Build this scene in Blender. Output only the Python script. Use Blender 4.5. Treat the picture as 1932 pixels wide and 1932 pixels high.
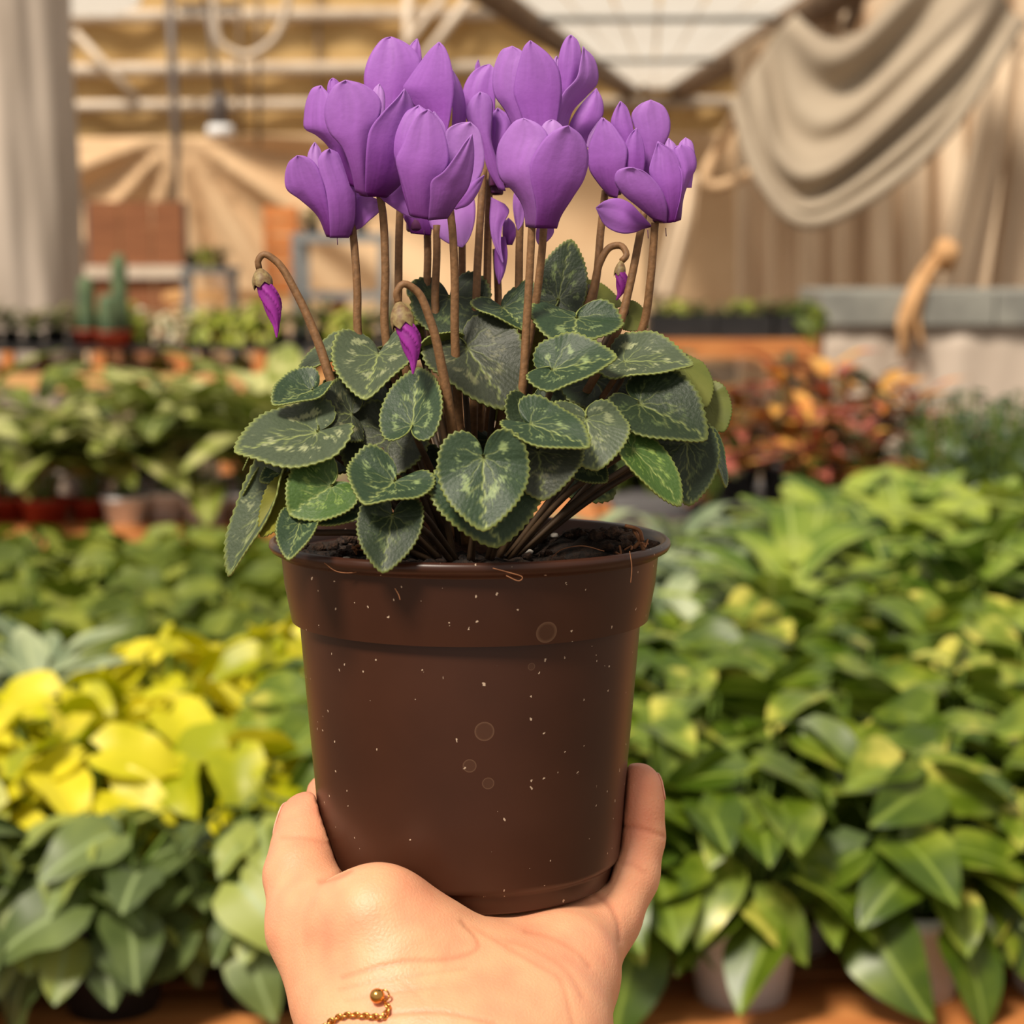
import bpy, math, random
import numpy as np
from mathutils import Vector, Matrix, noise

for o in list(bpy.data.objects):
    bpy.data.objects.remove(o)
scene = bpy.context.scene
col = scene.collection
rnd = random.Random(11)

# ------------------------------------------------------------------ camera, world, light, exposure
EYE = np.array([0.0, 0.0, 1.40])
PITCH = math.radians(8.0)
F = 3864.0          # focal length in pixels of the 1932 px frame
RIGHT = np.array([1.0, 0, 0])
FWD = np.array([0, math.cos(PITCH), -math.sin(PITCH)])
UP = np.array([0, math.sin(PITCH), math.cos(PITCH)])
cam_d = bpy.data.cameras.new('camera')
cam = bpy.data.objects.new('camera', cam_d)
col.objects.link(cam)
cam.location = EYE
cam.rotation_euler = (math.pi / 2 - PITCH, 0, 0)
cam_d.sensor_width = 36
cam_d.lens = 72
cam_d.clip_start = 0.01
cam_d.dof.use_dof = True
cam_d.dof.focus_distance = 0.560
cam_d.dof.aperture_fstop = 17
scene.camera = cam

world = bpy.data.worlds.new('world')
scene.world = world
world.use_nodes = True
bg = world.node_tree.nodes['Background']
bg.inputs[0].default_value = (1.0, 0.92, 0.82, 1)
bg.inputs[1].default_value = 0.50

sun_d = bpy.data.lights.new('sun', 'SUN')
sun_d.energy = 4.3
sun_d.angle = math.radians(14)
sun_d.color = (1.0, 0.90, 0.76)
sun = bpy.data.objects.new('sun', sun_d)
col.objects.link(sun)
_d = Vector((0.42, 0.62, -1.0)).normalized()      # light travels: from upper left behind the camera
sun.rotation_euler = _d.to_track_quat('-Z', 'Y').to_euler()
sun.location = (-2, -3, 5)

vs = scene.view_settings
vs.view_transform = 'Standard'
vs.look = 'None'
vs.exposure = 0.2
vs.gamma = 1.0
vs.use_curve_mapping = False

# ------------------------------------------------------------------ helpers
def cp(px, py, d):
    """pixel + distance along the lens axis -> world point"""
    return EYE + d * ((px - 966) / F * RIGHT + (966 - py) / F * UP + FWD)

def ray(px, py):
    return (px - 966) / F * RIGHT + (966 - py) / F * UP + FWD

def ony(px, py, Y):
    r = ray(px, py)
    return EYE + r * (Y / r[1])

def onz(px, py, z):
    r = ray(px, py)
    return EYE + r * ((z - EYE[2]) / r[2])

def proj(p):
    v = np.asarray(p) - EYE
    d = v @ FWD
    return 966 + F * (v @ RIGHT) / d, 966 - F * (v @ UP) / d

def srgb(r, g, b):
    f = lambda c: (c / 255 / 12.92) if c / 255 <= 0.04045 else ((c / 255 + 0.055) / 1.055) ** 2.4
    return (f(r), f(g), f(b), 1.0)

def mesh_from(name, verts, faces, mats=(), smooth=True, colors=None, mat_idx=None):
    me = bpy.data.meshes.new(name)
    me.from_pydata([tuple(map(float, v)) for v in verts], [], [tuple(map(int, f)) for f in faces])
    for m in mats:
        me.materials.append(m)
    if smooth:
        me.polygons.foreach_set('use_smooth', [True] * len(me.polygons))
    if mat_idx is not None:
        me.polygons.foreach_set('material_index', mat_idx)
    if colors is not None:
        ca = me.color_attributes.new('col', 'FLOAT_COLOR', 'POINT')
        c = np.ones((len(verts), 4), np.float32)
        c[:, :3] = np.asarray(colors)[:, :3]
        ca.data.foreach_set('color', c.ravel())
    me.update()
    return me

def obj(name, me, parent=None, loc=(0, 0, 0)):
    o = bpy.data.objects.new(name, me)
    col.objects.link(o)
    o.parent = parent
    o.location = loc
    return o

def empty(name, loc, rz=0):
    o = bpy.data.objects.new(name, None)
    col.objects.link(o)
    o.location = tuple(map(float, loc))
    o.rotation_euler = (0, 0, rz)
    o.empty_display_size = 0.05
    return o

def tag(o, label=None, cat=None, group=None, kind=None):
    if label: o['label'] = label
    if cat: o['category'] = cat
    if group: o['group'] = group
    if kind: o['kind'] = kind
    return o

def children(o):
    return KIDS.get(o.name, [])

KIDS = {}
def reg(o):
    if o.parent:
        KIDS.setdefault(o.parent.name, []).append(o)
    return o

def copy_tree(o, parent=None):
    c = o.copy()
    col.objects.link(c)
    c.parent = parent
    for ch in children(o):
        reg(copy_tree(ch, c))
    return c

def box_data(c, s):
    x, y, z = c
    a, b, d = s[0] / 2, s[1] / 2, s[2] / 2
    v = [(x + i * a, y + j * b, z + k * d) for i in (-1, 1) for j in (-1, 1) for k in (-1, 1)]
    f = [(0, 1, 3, 2), (4, 6, 7, 5), (0, 4, 5, 1), (2, 3, 7, 6), (0, 2, 6, 4), (1, 5, 7, 3)]
    return v, f

def join(parts):
    V, Fs = [], []
    for v, f in parts:
        n = len(V)
        V += [tuple(p) for p in v]
        Fs += [tuple(i + n for i in q) for q in f]
    return V, Fs

def tube_data(pts, radii, seg=8, cap=True):
    pts = [np.asarray(p, float) for p in pts]
    n = len(pts)
    if not hasattr(radii, '__len__'):
        radii = [radii] * n
    V, Fs = [], []
    t0 = pts[1] - pts[0]
    ref = np.array([0, 0, 1.0]) if abs(t0[2]) < 0.9 * np.linalg.norm(t0) else np.array([1.0, 0, 0])
    u = None
    for i in range(n):
        t = pts[min(i + 1, n - 1)] - pts[max(i - 1, 0)]
        t = t / (np.linalg.norm(t) + 1e-12)
        if u is None:
            u = np.cross(t, ref)
        u = u - t * (u @ t)
        u = u / (np.linalg.norm(u) + 1e-12)
        w = np.cross(t, u)
        for k in range(seg):
            a = 2 * math.pi * k / seg
            V.append(pts[i] + radii[i] * (math.cos(a) * u + math.sin(a) * w))
    for i in range(n - 1):
        for k in range(seg):
            a, b = i * seg + k, i * seg + (k + 1) % seg
            Fs.append((a, b, b + seg, a + seg))
    if cap:
        Fs.append(tuple(range(seg))[::-1])
        Fs.append(tuple((n - 1) * seg + k for k in range(seg)))
    return V, Fs

def catmull(pts, n):
    """resample a polyline smoothly to n points"""
    P = np.asarray(pts, float)
    m = len(P)
    Q = np.vstack([2 * P[0] - P[1], P, 2 * P[-1] - P[-2]])
    out = []
    for t in np.linspace(0, m - 1 - 1e-9, n):
        i = int(t)
        f = t - i
        p0, p1, p2, p3 = Q[i], Q[i + 1], Q[i + 2], Q[i + 3]
        out.append(0.5 * (2 * p1 + (p2 - p0) * f + (2 * p0 - 5 * p1 + 4 * p2 - p3) * f * f + (3 * p1 - p0 - 3 * p2 + p3) * f ** 3))
    return np.array(out)

def chordpath(pts, n):
    """smooth path through unevenly spaced points"""
    P = np.asarray(pts, float)
    t = np.concatenate([[0], np.cumsum(np.linalg.norm(np.diff(P, axis=0), axis=1) ** 0.75)])
    m = np.zeros_like(P)
    sl = np.diff(P, axis=0) / np.diff(t)[:, None]
    m[0], m[-1] = sl[0], sl[-1]
    for i in range(1, len(P) - 1):
        h0, h1 = t[i] - t[i - 1], t[i + 1] - t[i]
        m[i] = (sl[i - 1] * h1 + sl[i] * h0) / (h0 + h1)
    out = []
    for q in np.linspace(0, t[-1], n):
        i = min(len(P) - 2, int(np.searchsorted(t, q, 'right') - 1))
        h = t[i + 1] - t[i]
        f = (q - t[i]) / h
        out.append((2 * f ** 3 - 3 * f * f + 1) * P[i] + (f ** 3 - 2 * f * f + f) * h * m[i] + (3 * f * f - 2 * f ** 3) * P[i + 1] + (f ** 3 - f * f) * h * m[i + 1])
    return np.array(out)

def lathe_data(prof, seg=32, close=False):
    """prof: (r, z) list"""
    V, Fs = [], []
    for r, z in prof:
        for k in range(seg):
            a = 2 * math.pi * k / seg
            V.append((r * math.cos(a), r * math.sin(a), z))
    n = len(prof)
    for i in range(n - 1):
        for k in range(seg):
            a, b = i * seg + k, i * seg + (k + 1) % seg
            Fs.append((a, b, b + seg, a + seg))
    return V, Fs

def norm(v):
    return v / (np.linalg.norm(v) + 1e-12)

# ------------------------------------------------------------------ materials
def newmat(name):
    m = bpy.data.materials.new(name)
    m.use_nodes = True
    nt = m.node_tree
    return m, nt, nt.nodes['Principled BSDF'], nt.nodes['Material Output']

def N(nt, kind, **kw):
    n = nt.nodes.new(kind)
    for k, v in kw.items():
        if k == 'inp':
            for kk, vv in v.items():
                n.inputs[kk].default_value = vv
        else:
            setattr(n, k, v)
    return n

def ramp(nt, fac, stops):
    r = nt.nodes.new('ShaderNodeValToRGB')
    e = r.color_ramp.elements
    while len(e) < len(stops):
        e.new(0.5)
    for i, (p, c) in enumerate(stops):
        e[i].position = p
        e[i].color = c
    nt.links.new(fac, r.inputs[0])
    return r

def simple(name, c1, c2=None, scale=8.0, rough=0.6, bump=0.0, metal=0.0, stretch=(1, 1, 1), detail=4.0, spec=0.5, trans=0.0):
    m, nt, b, out = newmat(name)
    tc = N(nt, 'ShaderNodeTexCoord')
    mp = N(nt, 'ShaderNodeMapping')
    mp.inputs['Scale'].default_value = stretch
    nt.links.new(tc.outputs['Object'], mp.inputs[0])
    nz = N(nt, 'ShaderNodeTexNoise', inp={'Scale': scale, 'Detail': detail})
    nt.links.new(mp.outputs[0], nz.inputs['Vector'])
    r = ramp(nt, nz.outputs[0], [(0.35, c1), (0.68, c2 or c1)])
    nt.links.new(r.outputs[0], b.inputs['Base Color'])
    b.inputs['Roughness'].default_value = rough
    b.inputs['Metallic'].default_value = metal
    b.inputs['Specular IOR Level'].default_value = spec
    if bump:
        bp = N(nt, 'ShaderNodeBump', inp={'Strength': bump, 'Distance': 0.01})
        nt.links.new(nz.outputs[0], bp.inputs['Height'])
        nt.links.new(bp.outputs[0], b.inputs['Normal'])
    if trans:
        t = N(nt, 'ShaderNodeBsdfTranslucent')
        nt.links.new(r.outputs[0], t.inputs[0])
        mx = N(nt, 'ShaderNodeMixShader', inp={0: trans})
        nt.links.new(b.outputs[0], mx.inputs[1])
        nt.links.new(t.outputs[0], mx.inputs[2])
        nt.links.new(mx.outputs[0], out.inputs[0])
    return m

def leaf_mat(name, stops, rough=0.4, trans=0.25, vein=None, scale=14.0, edge=None, rnd_w=0.5, midw=10.0):
    """background leaf: noise + per-leaf random picks along the ramp; optional pale midrib. Local x = length, y = lateral"""
    m, nt, b, out = newmat(name)
    tc = N(nt, 'ShaderNodeTexCoord')
    oi = N(nt, 'ShaderNodeObjectInfo')
    ad = N(nt, 'ShaderNodeVectorMath', operation='ADD')
    sc = N(nt, 'ShaderNodeVectorMath', operation='SCALE')
    cmb = N(nt, 'ShaderNodeCombineXYZ')
    for i in range(3):
        nt.links.new(oi.outputs['Random'], cmb.inputs[i])
    nt.links.new(cmb.outputs[0], sc.inputs[0])
    sc.inputs['Scale'].default_value = 37.0
    nt.links.new(tc.outputs['Object'], ad.inputs[0])
    nt.links.new(sc.outputs[0], ad.inputs[1])
    nz = N(nt, 'ShaderNodeTexNoise', inp={'Scale': scale, 'Detail': 3.0})
    nt.links.new(ad.outputs[0], nz.inputs['Vector'])
    mx = N(nt, 'ShaderNodeMath', operation='MULTIPLY_ADD')
    rr = N(nt, 'ShaderNodeMath', operation='MULTIPLY_ADD')
    nt.links.new(oi.outputs['Random'], rr.inputs[0])
    rr.inputs[1].default_value = rnd_w
    rr.inputs[2].default_value = -rnd_w / 2
    nt.links.new(nz.outputs[0], mx.inputs[0])
    mx.inputs[1].default_value = 1.0
    nt.links.new(rr.outputs[0], mx.inputs[2])
    r = ramp(nt, mx.outputs[0], stops)
    cur = r.outputs[0]
    if vein:
        sx = N(nt, 'ShaderNodeSeparateXYZ')
        nt.links.new(tc.outputs['Object'], sx.inputs[0])
        ab = N(nt, 'ShaderNodeMath', operation='ABSOLUTE')
        nt.links.new(sx.outputs[1], ab.inputs[0])
        mr = N(nt, 'ShaderNodeMapRange', inp={1: 0.0, 2: 1.0 / midw * 0.035, 3: 1.0, 4: 0.0})
        nt.links.new(ab.outputs[0], mr.inputs[0])
        mc = N(nt, 'ShaderNodeMix', data_type='RGBA')
        nt.links.new(mr.outputs[0], mc.inputs[0])
        nt.links.new(cur, mc.inputs[6])
        mc.inputs[7].default_value = vein
        cur = mc.outputs[2]
    nt.links.new(cur, b.inputs['Base Color'])
    b.inputs['Roughness'].default_value = rough
    t = N(nt, 'ShaderNodeBsdfTranslucent')
    nt.links.new(cur, t.inputs[0])
    ms = N(nt, 'ShaderNodeMixShader', inp={0: trans})
    nt.links.new(b.outputs[0], ms.inputs[1])
    nt.links.new(t.outputs[0], ms.inputs[2])
    nt.links.new(ms.outputs[0], out.inputs[0])
    return m

def col_mat(name, rough=0.5, trans=0.0, bump=0.0, bscale=900.0, sss=0.0, tint=None, spec=0.5):
    """uses the mesh's own colour attribute"""
    m, nt, b, out = newmat(name)
    at = N(nt, 'ShaderNodeAttribute', attribute_name='col')
    cur = at.outputs[0]
    nt.links.new(cur, b.inputs['Base Color'])
    b.inputs['Roughness'].default_value = rough
    b.inputs['Specular IOR Level'].default_value = spec
    if sss:
        b.inputs['Subsurface Weight'].default_value = sss
        b.inputs['Subsurface Radius'].default_value = (0.006, 0.0022, 0.0012)
        b.inputs['Subsurface Scale'].default_value = 0.5
    if bump:
        tc = N(nt, 'ShaderNodeTexCoord')
        nz = N(nt, 'ShaderNodeTexNoise', inp={'Scale': bscale, 'Detail': 3.0})
        nt.links.new(tc.outputs['Object'], nz.inputs['Vector'])
        bp = N(nt, 'ShaderNodeBump', inp={'Strength': bump, 'Distance': 0.001})
        nt.links.new(nz.outputs[0], bp.inputs['Height'])
        nt.links.new(bp.outputs[0], b.inputs['Normal'])
    if trans:
        t = N(nt, 'ShaderNodeBsdfTranslucent')
        nt.links.new(cur, t.inputs[0])
        ms = N(nt, 'ShaderNodeMixShader', inp={0: trans})
        nt.links.new(b.outputs[0], ms.inputs[1])
        nt.links.new(t.outputs[0], ms.inputs[2])
        nt.links.new(ms.outputs[0], out.inputs[0])
    return m

M = {}
M['wood'] = simple('orange_wood', srgb(176, 104, 52), srgb(206, 138, 78), 6, 0.6, 0.2, stretch=(1, 6, 12))
M['wood_pale'] = simple('pale_wood', srgb(206, 150, 92), srgb(226, 178, 118), 6, 0.6, 0.2, stretch=(1, 6, 12))
M['black_plastic'] = simple('black_plastic', srgb(28, 27, 28), srgb(44, 42, 42), 9, 0.45)
M['white_plastic'] = simple('white_plastic', srgb(226, 226, 228), srgb(240, 239, 238), 5, 0.45)
M['grey_plastic'] = simple('grey_plastic', srgb(84, 82, 84), srgb(104, 100, 100), 5, 0.5)
M['red_plastic'] = simple('terracotta_plastic', srgb(140, 42, 24), srgb(166, 60, 36), 5, 0.5)
M['soil_bg'] = simple('potting_soil', srgb(34, 25, 18), srgb(58, 44, 32), 120, 0.95, 0.6)
M['ground'] = simple('earth_floor', srgb(92, 74, 56), srgb(120, 100, 78), 3, 0.95, 0.3)
M['metal'] = simple('galvanised_metal', srgb(196, 178, 158), srgb(216, 200, 180), 5, 0.5, metal=0.0)
M['dark_metal'] = simple('dark_metal', srgb(84, 76, 74), srgb(112, 100, 92), 5, 0.5)
M['grey_metal'] = simple('grey_metal', srgb(128, 132, 134), srgb(150, 152, 152), 5, 0.5)
M['stem_bg'] = simple('green_stem', srgb(92, 120, 40), srgb(120, 140, 60), 20, 0.5)

# ------------------------------------------------------------------ greenhouse shell
def slab(name, pts, thick, mat, parent=None, kind=None, n=None):
    """flat polygon given by world points, extruded by thick along its normal"""
    P = [np.asarray(p, float) for p in pts]
    nn = norm(np.cross(P[1] - P[0], P[2] - P[0])) if n is None else np.asarray(n, float)
    V = P + [p + nn * thick for p in P]
    k = len(P)
    Fs = [tuple(range(k))[::-1], tuple(range(k, 2 * k))] + [(i, (i + 1) % k, (i + 1) % k + k, i + k) for i in range(k)]
    o = obj(name, mesh_from(name, V, Fs, [mat], smooth=False), parent)
    if kind: o['kind'] = kind
    return o

v, f = box_data((0, 11, -0.03), (16, 28, 0.06))
tag(obj('floor', mesh_from('floor', v, f, [M['ground']], False)), kind='structure')

m_yellow = simple('yellow_sheeting', srgb(200, 164, 104), srgb(218, 184, 124), 1.3, 0.7, 0.1, stretch=(1.5, 1, 0.5), trans=0.15)
m_tan = simple('tan_cloth', srgb(208, 172, 132), srgb(226, 194, 154), 1.2, 0.85, 0.1, trans=0.1)
m_beige = simple('beige_cloth', srgb(204, 180, 152), srgb(228, 206, 178), 1.5, 0.85, 0.15, stretch=(3, 3, 0.6))
m_drape = simple('grey_beige_cloth', srgb(150, 135, 116), srgb(174, 159, 138), 1.6, 0.85, 0.1)
m_column = simple('white_wrap', srgb(172, 157, 142), srgb(200, 185, 170), 2.2, 0.75, 0.15, stretch=(2, 2, 0.5))
m_roof = simple('translucent_sheet', srgb(250, 248, 244), srgb(254, 253, 250), 1.0, 0.6, trans=0.62)
m_brown = simple('brown_panel', srgb(128, 78, 46), srgb(148, 94, 58), 3, 0.75, 0.15, stretch=(1, 1, 8))
m_dusty = simple('dusty_beam', srgb(112, 92, 74), srgb(140, 118, 96), 4, 0.8, 0.3)

def cloth_sheet(name, p00, p10, p01, p11, wave, mat, nu=80, nv=30, parent=None, kind=None):
    """bilinear sheet with depth offset wave(u, v); p00 top-left .. p11 bottom-right"""
    p00, p10, p01, p11 = [np.asarray(p, float) for p in (p00, p10, p01, p11)]
    V, Fs = [], []
    for j in range(nv + 1):
        for i in range(nu + 1):
            u_, v_ = i / nu, j / nv
            p = (p00 * (1 - u_) + p10 * u_) * (1 - v_) + (p01 * (1 - u_) + p11 * u_) * v_
            V.append(p + np.array([0, -1.0, 0]) * wave(u_, v_))
    for j in range(nv):
        for i in range(nu):
            a = j * (nu + 1) + i
            Fs.append((a, a + nu + 1, a + nu + 2, a + 1))
    me = mesh_from(name, V, Fs, [mat])
    o = obj(name, me, parent)
    sd = o.modifiers.new('thickness', 'SOLIDIFY')
    sd.thickness = 0.01
    if kind: o['kind'] = kind
    return o

YB = 21.0
wall_back = cloth_sheet('wall_back', ony(-1000, -260, YB), ony(1500, -260, YB), ony(-1000, 300, YB), ony(1500, 300, YB),
                        lambda u, v: 0.03 * math.sin(u * 60) + 0.02 * math.sin(u * 131 + v * 3), m_yellow, 170, 12, kind='structure')

def fold_fan(u, v):
    # folds that radiate from the post where the cloth is tied up
    x, y = u * 2400 - 1000 - 340, v * 330 + 6
    a = math.atan2(x, y)
    r = min(1.0, math.hypot(x, y) / 150)
    return 0.06 + 0.11 * r * math.sin(a * 13) + 0.05 * r * math.sin(a * 29 + 1)
tan = cloth_sheet('cloth', ony(-1000, 268, YB - 0.4), ony(1400, 250, YB - 0.4), ony(-1000, 692, YB - 0.4), ony(1400, 692, YB - 0.4),
                  fold_fan, m_tan, 220, 40, parent=wall_back)

def pipe(name, pts, r, mat, parent=None, seg=10):
    v, f = tube_data(pts, r, seg)
    return obj(name, mesh_from(name, v, f, [mat]), parent)

for y0, y1, r in ((34, 22, 0.07), (134, 124, 0.07), (202, 192, 0.06)):
    pipe('purlin', [ony(-1000, y0 + 6, YB - 0.12), ony(1400, y1, YB - 0.12)], r, M['metal'], wall_back)
pipe('brace', [ony(140, 60, YB - 0.3), ony(262, 190, YB - 0.3)], 0.04, M['metal'], wall_back)
pipe('brace', [ony(905, -30, YB - 0.3), ony(770, 150, YB - 0.3)], 0.05, M['metal'], wall_back)
pipe('brace', [ony(860, -40, YB - 0.3), ony(725, 140, YB - 0.3)], 0.04, M['metal'], wall_back)
pipe('post', [ony(316, -100, YB - 0.45), ony(346, 560, YB - 0.45)], 0.045, M['dark_metal'], wall_back)
pipe('post', [ony(770, -60, YB - 0.2), ony(770, 300, YB - 0.2)], 0.05, M['metal'], wall_back)
pipe('post', [ony(600, -60, YB - 0.08), ony(600, 300, YB - 0.08)], 0.02, m_dusty, wall_back)
pipe('post', [ony(1215, 150, YB - 0.5), ony(1225, 560, YB - 0.5)], 0.03, m_dusty, wall_back)

# roof: flat translucent sheets laid side by side between two dusty gutters
ZR = 2.75
ceil = empty('ceiling', onz(1240, 100, ZR))
ceil['kind'] = 'structure'
cl = np.array(ceil.location)
a_far, b_far = onz(1205, 168, ZR), onz(1262, 166, ZR)
a_near, b_near = onz(905, -60, ZR), onz(1600, -60, ZR)
ns = 6
for i in range(ns):
    t0, t1 = i / ns, (i + 1) / ns - 0.012
    q = [a_near * (1 - t0) + b_near * t0, a_near * (1 - t1) + b_near * t1, a_far * (1 - t1) + b_far * t1, a_far * (1 - t0) + b_far * t0]
    slab('roof_panel', [p - cl for p in q], 0.012, m_roof, ceil, n=(0, 0, 1))
pipe('gutter', [b_near + (0.12, 0, -0.03) - cl, b_far + (0.12, 0, -0.03) - cl], 0.11, m_dusty, ceil)
pipe('gutter', [a_near + (-0.1, 0, -0.03) - cl, a_far + (-0.1, 0, -0.03) - cl], 0.09, m_dusty, ceil)
for t in (0.25, 0.6):
    pipe('rafter', [a_near * (1 - t) + a_far * t - cl + (0, 0, -0.03), b_near * (1 - t) + b_far * t - cl + (0, 0, -0.03)], 0.02, M['grey_metal'], ceil)
q = [onz(60, -70, ZR), onz(285, -70, ZR), onz(262, 12, ZR), onz(215, 30, ZR), onz(120, 30, ZR)]
slab('roof_panel', [p - cl for p in q], 0.012, m_roof, ceil, n=(0, 0, 1))

# right side: tied-back curtains, then the big swag of cloth in front of them
YR = 12.8
wr = cloth_sheet('wall_right', ony(1385, 98, YR + 0.5), ony(2500, -480, YR - 1.2), ony(1385, 850, YR + 0.5), ony(2500, 870, YR - 1.2),
                 lambda u, v: 0.05 + 0.07 * math.sin(u * 95 + 0.8 * math.sin(v * 2)) + 0.045 * math.sin(u * 41 + 2 * v) + 0.03 * math.sin(u * 197 + v), m_beige, 220, 24, kind='structure')

def swag(name, curves, Yb, mat, wave, nu=70, nv=50, label=None):
    """surface lofted through pixel curves hung at distance Yb"""
    C = [catmull(c, nu) for c in curves]
    rows = catmull(np.array(C).reshape(len(C), -1), nv).reshape(nv, nu, 2)
    V, Fs = [], []
    for j in range(nv):
        for i in range(nu):
            px, py = rows[j, i]
            V.append(ony(px, py, Yb - wave(i / (nu - 1), j / (nv - 1))))
    c0 = np.mean(V, axis=0)
    c0[2] = min(p[2] for p in V)
    V = [p - c0 for p in V]
    for j in range(nv - 1):
        for i in range(nu - 1):
            a = j * nu + i
            Fs.append((a, a + nu, a + nu + 1, a + 1))
    o = obj(name, mesh_from(name, V, Fs, [mat]), None, c0)
    sd = o.modifiers.new('thickness', 'SOLIDIFY')
    sd.thickness = 0.012
    return o, rows, c0

sw, rows, c0 = swag('shade_cloth',
     [[(1500, 25), (1560, 70), (1620, 60), (1700, -20), (1760, -110)],
      [(1468, 60), (1525, 175), (1610, 175), (1770, 20), (1850, -70)],
      [(1440, 100), (1480, 265), (1585, 280), (1790, 95), (1890, -20)],
      [(1408, 150), (1462, 335), (1560, 362), (1780, 175), (1905, 18)],
      [(1388, 190), (1442, 345), (1545, 418), (1760, 275), (1925, 40)]],
     10.2, m_drape, lambda u, v: 0.35 * math.sin(math.pi * u) * (0.4 + v) + 0.06 * math.sin(v * 24) * math.sin(math.pi * u) + 0.05 * math.sin(v * 11 + 3 * u))
tag(sw, 'pale grey beige shade cloth hanging in a deep swag before the curtains', 'cloth')
hem = [ony(x, y, 10.2 - (0.49 * math.sin(math.pi * i / 69) + 0.02)) - c0 for i, (x, y) in enumerate(rows[-1])]
h = pipe('rolled_hem', hem, 0.035, m_drape, sw)
# second thinner swag of rope-like cloth at its left
rp = [ony(1392, 192, 10.2), ony(1390, 215, 10.4)] + [ony(x, y, 11.2) for x, y in ( (1360, 270), (1330, 330), (1345, 352), (1390, 340), (1430, 318))]
rp0 = rp[4]
o = pipe('cloth_rope', [p - rp0 for p in catmull(rp, 24)], 0.03, m_tan)
o.location = rp0
tag(o, 'twisted tan cloth rope hanging left of the swag', 'rope')
# tied curtain bundles
for i, (x0, y0, x1, y1, r) in enumerate(((1900, 60, 1800, 560, 0.10), (1945, 120, 1905, 590, 0.12), (1300, 330, 1250, 560, 0.06))):
    pts = catmull([ony(x0, y0, 10.8), ony(x0 * 0.6 + x1 * 0.4 + 6, y0 * 0.6 + y1 * 0.4, 10.75), ony(x1, y1, 10.8)], 24)
    v, f = tube_data(pts - pts[-1], [r * (0.75 + 0.35 * k / 23) for k in range(24)], 18)
    v = [np.asarray(p) * (1, 1, 1) + (0, 0.035 * math.sin(k % 18 * 2.1), 0) for k, p in enumerate(v)]
    obj('curtain_bunch', mesh_from('curtain_bunch', v, f, [m_beige]), wr, pts[-1])
pipe('brace', [ony(1640, -60, 11.8), ony(1600, 60, 11.8)], 0.04, m_dusty, wr)

# big wrapped column at the left
def column():
    base = ony(38, 640, 10.2)
    base[2] = 0.0
    top = 4.0
    V, Fs = [], []
    seg, nz = 64, 40
    for j in range(nz + 1):
        z = top * j / nz
        for k in range(seg):
            a = 2 * math.pi * k / seg
            r = 0.30 + 0.014 * math.sin(a * 7 + 0.8 * math.sin(z * 2)) + 0.008 * math.sin(a * 15 + z * 3) - 0.014 * (z - 1.3)
            V.append((r * math.cos(a), r * math.sin(a), z))
    for j in range(nz):
        for k in range(seg):
            a, b = j * seg + k, j * seg + (k + 1) % seg
            Fs.append((a, b, b + seg, a + seg))
    o = obj('wrapped_column', mesh_from('wrapped_column', V, Fs, [m_column]), None, base)
    tag(o, 'broad pale column wrapped in cloth at the left edge', 'column')
column()

# brown board panel under the tan cloth
bp0 = ony(255, 620, 16.4)
brown = empty('brown_screen', (bp0[0], 16.4, 0))
tag(brown, 'brown board screen below the gathered tan cloth', 'screen')
pl, pr, pt, pb = ony(165, 380, 16.4)[0], ony(346, 380, 16.4)[0], ony(200, 380, 16.4)[2], ony(200, 640, 16.4)[2]
npan = 3
for i in range(npan):
    w = (pr - pl) / npan
    v, f = box_data((pl + w * (i + 0.5) - bp0[0], 0, (pt + 0.3) / 2), (w - 0.012, 0.03, pt - 0.3))
    obj('panel', mesh_from('panel', v, f, [m_brown], False), brown)
v, f = box_data(((pl + pr) / 2 - bp0[0], -0.05, ony(200, 513, 16.4)[2]), (pr - pl + 0.05, 0.04, 0.10))
obj('rail', mesh_from('rail', v, f, [M['metal']], False), brown)
for sx in (pl, pr):
    v, f = box_data((sx - bp0[0], 0.03, pt / 2), (0.05, 0.04, pt))
    obj('post', mesh_from('post', v, f, [M['dark_metal']], False), brown)

# hanging lamp
lp = ony(415, 245, 15.2)
lamp = empty('hanging_lamp', lp)
tag(lamp, 'dark hanging lamp with a white disc below in front of yellow wall', 'lamp')
v, f = lathe_data([(0.0, 0.26), (0.05, 0.26), (0.065, 0.24), (0.075, 0.03), (0.0, 0.03)], 20)
obj('housing', mesh_from('housing', v, f, [M['dark_metal']]), lamp)
v, f = lathe_data([(0.0, 0.035), (0.085, 0.035), (0.10, 0.0), (0.09, -0.05), (0.0, -0.055)], 24)
obj('diffuser', mesh_from('diffuser', v, f, [M['white_plastic']]), lamp)
pipe('rod', [(0, 0, 0.25), (-0.07, 0, 0.85)], 0.02, M['dark_metal'], lamp)
v, f = box_data((-0.07, 0, 0.87), (0.42, 0.05, 0.05))
obj('bracket', mesh_from('bracket', v, f, [M['dark_metal']], False), lamp)
pipe('rod', [(-0.09, 0, 0.9), (-0.11, 0, 1.6)], 0.016, M['dark_metal'], lamp)
for i, (x, y0, y1) in enumerate(((452, 95, 262), (488, 95, 275))):
    b = ony(x, y1, 15.8)
    o = pipe('hanging_rod', [(0, 0, 0), ony(x, y0 - 200, 15.8) - b], 0.016, m_dusty)
    o.location = b
    tag(o, ('thin hanging rod just right of the dark lamp', 'thin hanging rod second to the right of the dark lamp')[i], 'rod')
hp = [ony(x, y, 14.4) for x, y in ((548, -60), (540, 20), (515, 75), (470, 103), (430, 92), (408, 60), (402, -60))]
o = pipe('white_hose', catmull(hp, 30) - hp[3], 0.026, M['metal'])
o.location = hp[3]
tag(o, 'pale hose hanging in a loop from the roof', 'hose')

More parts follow.
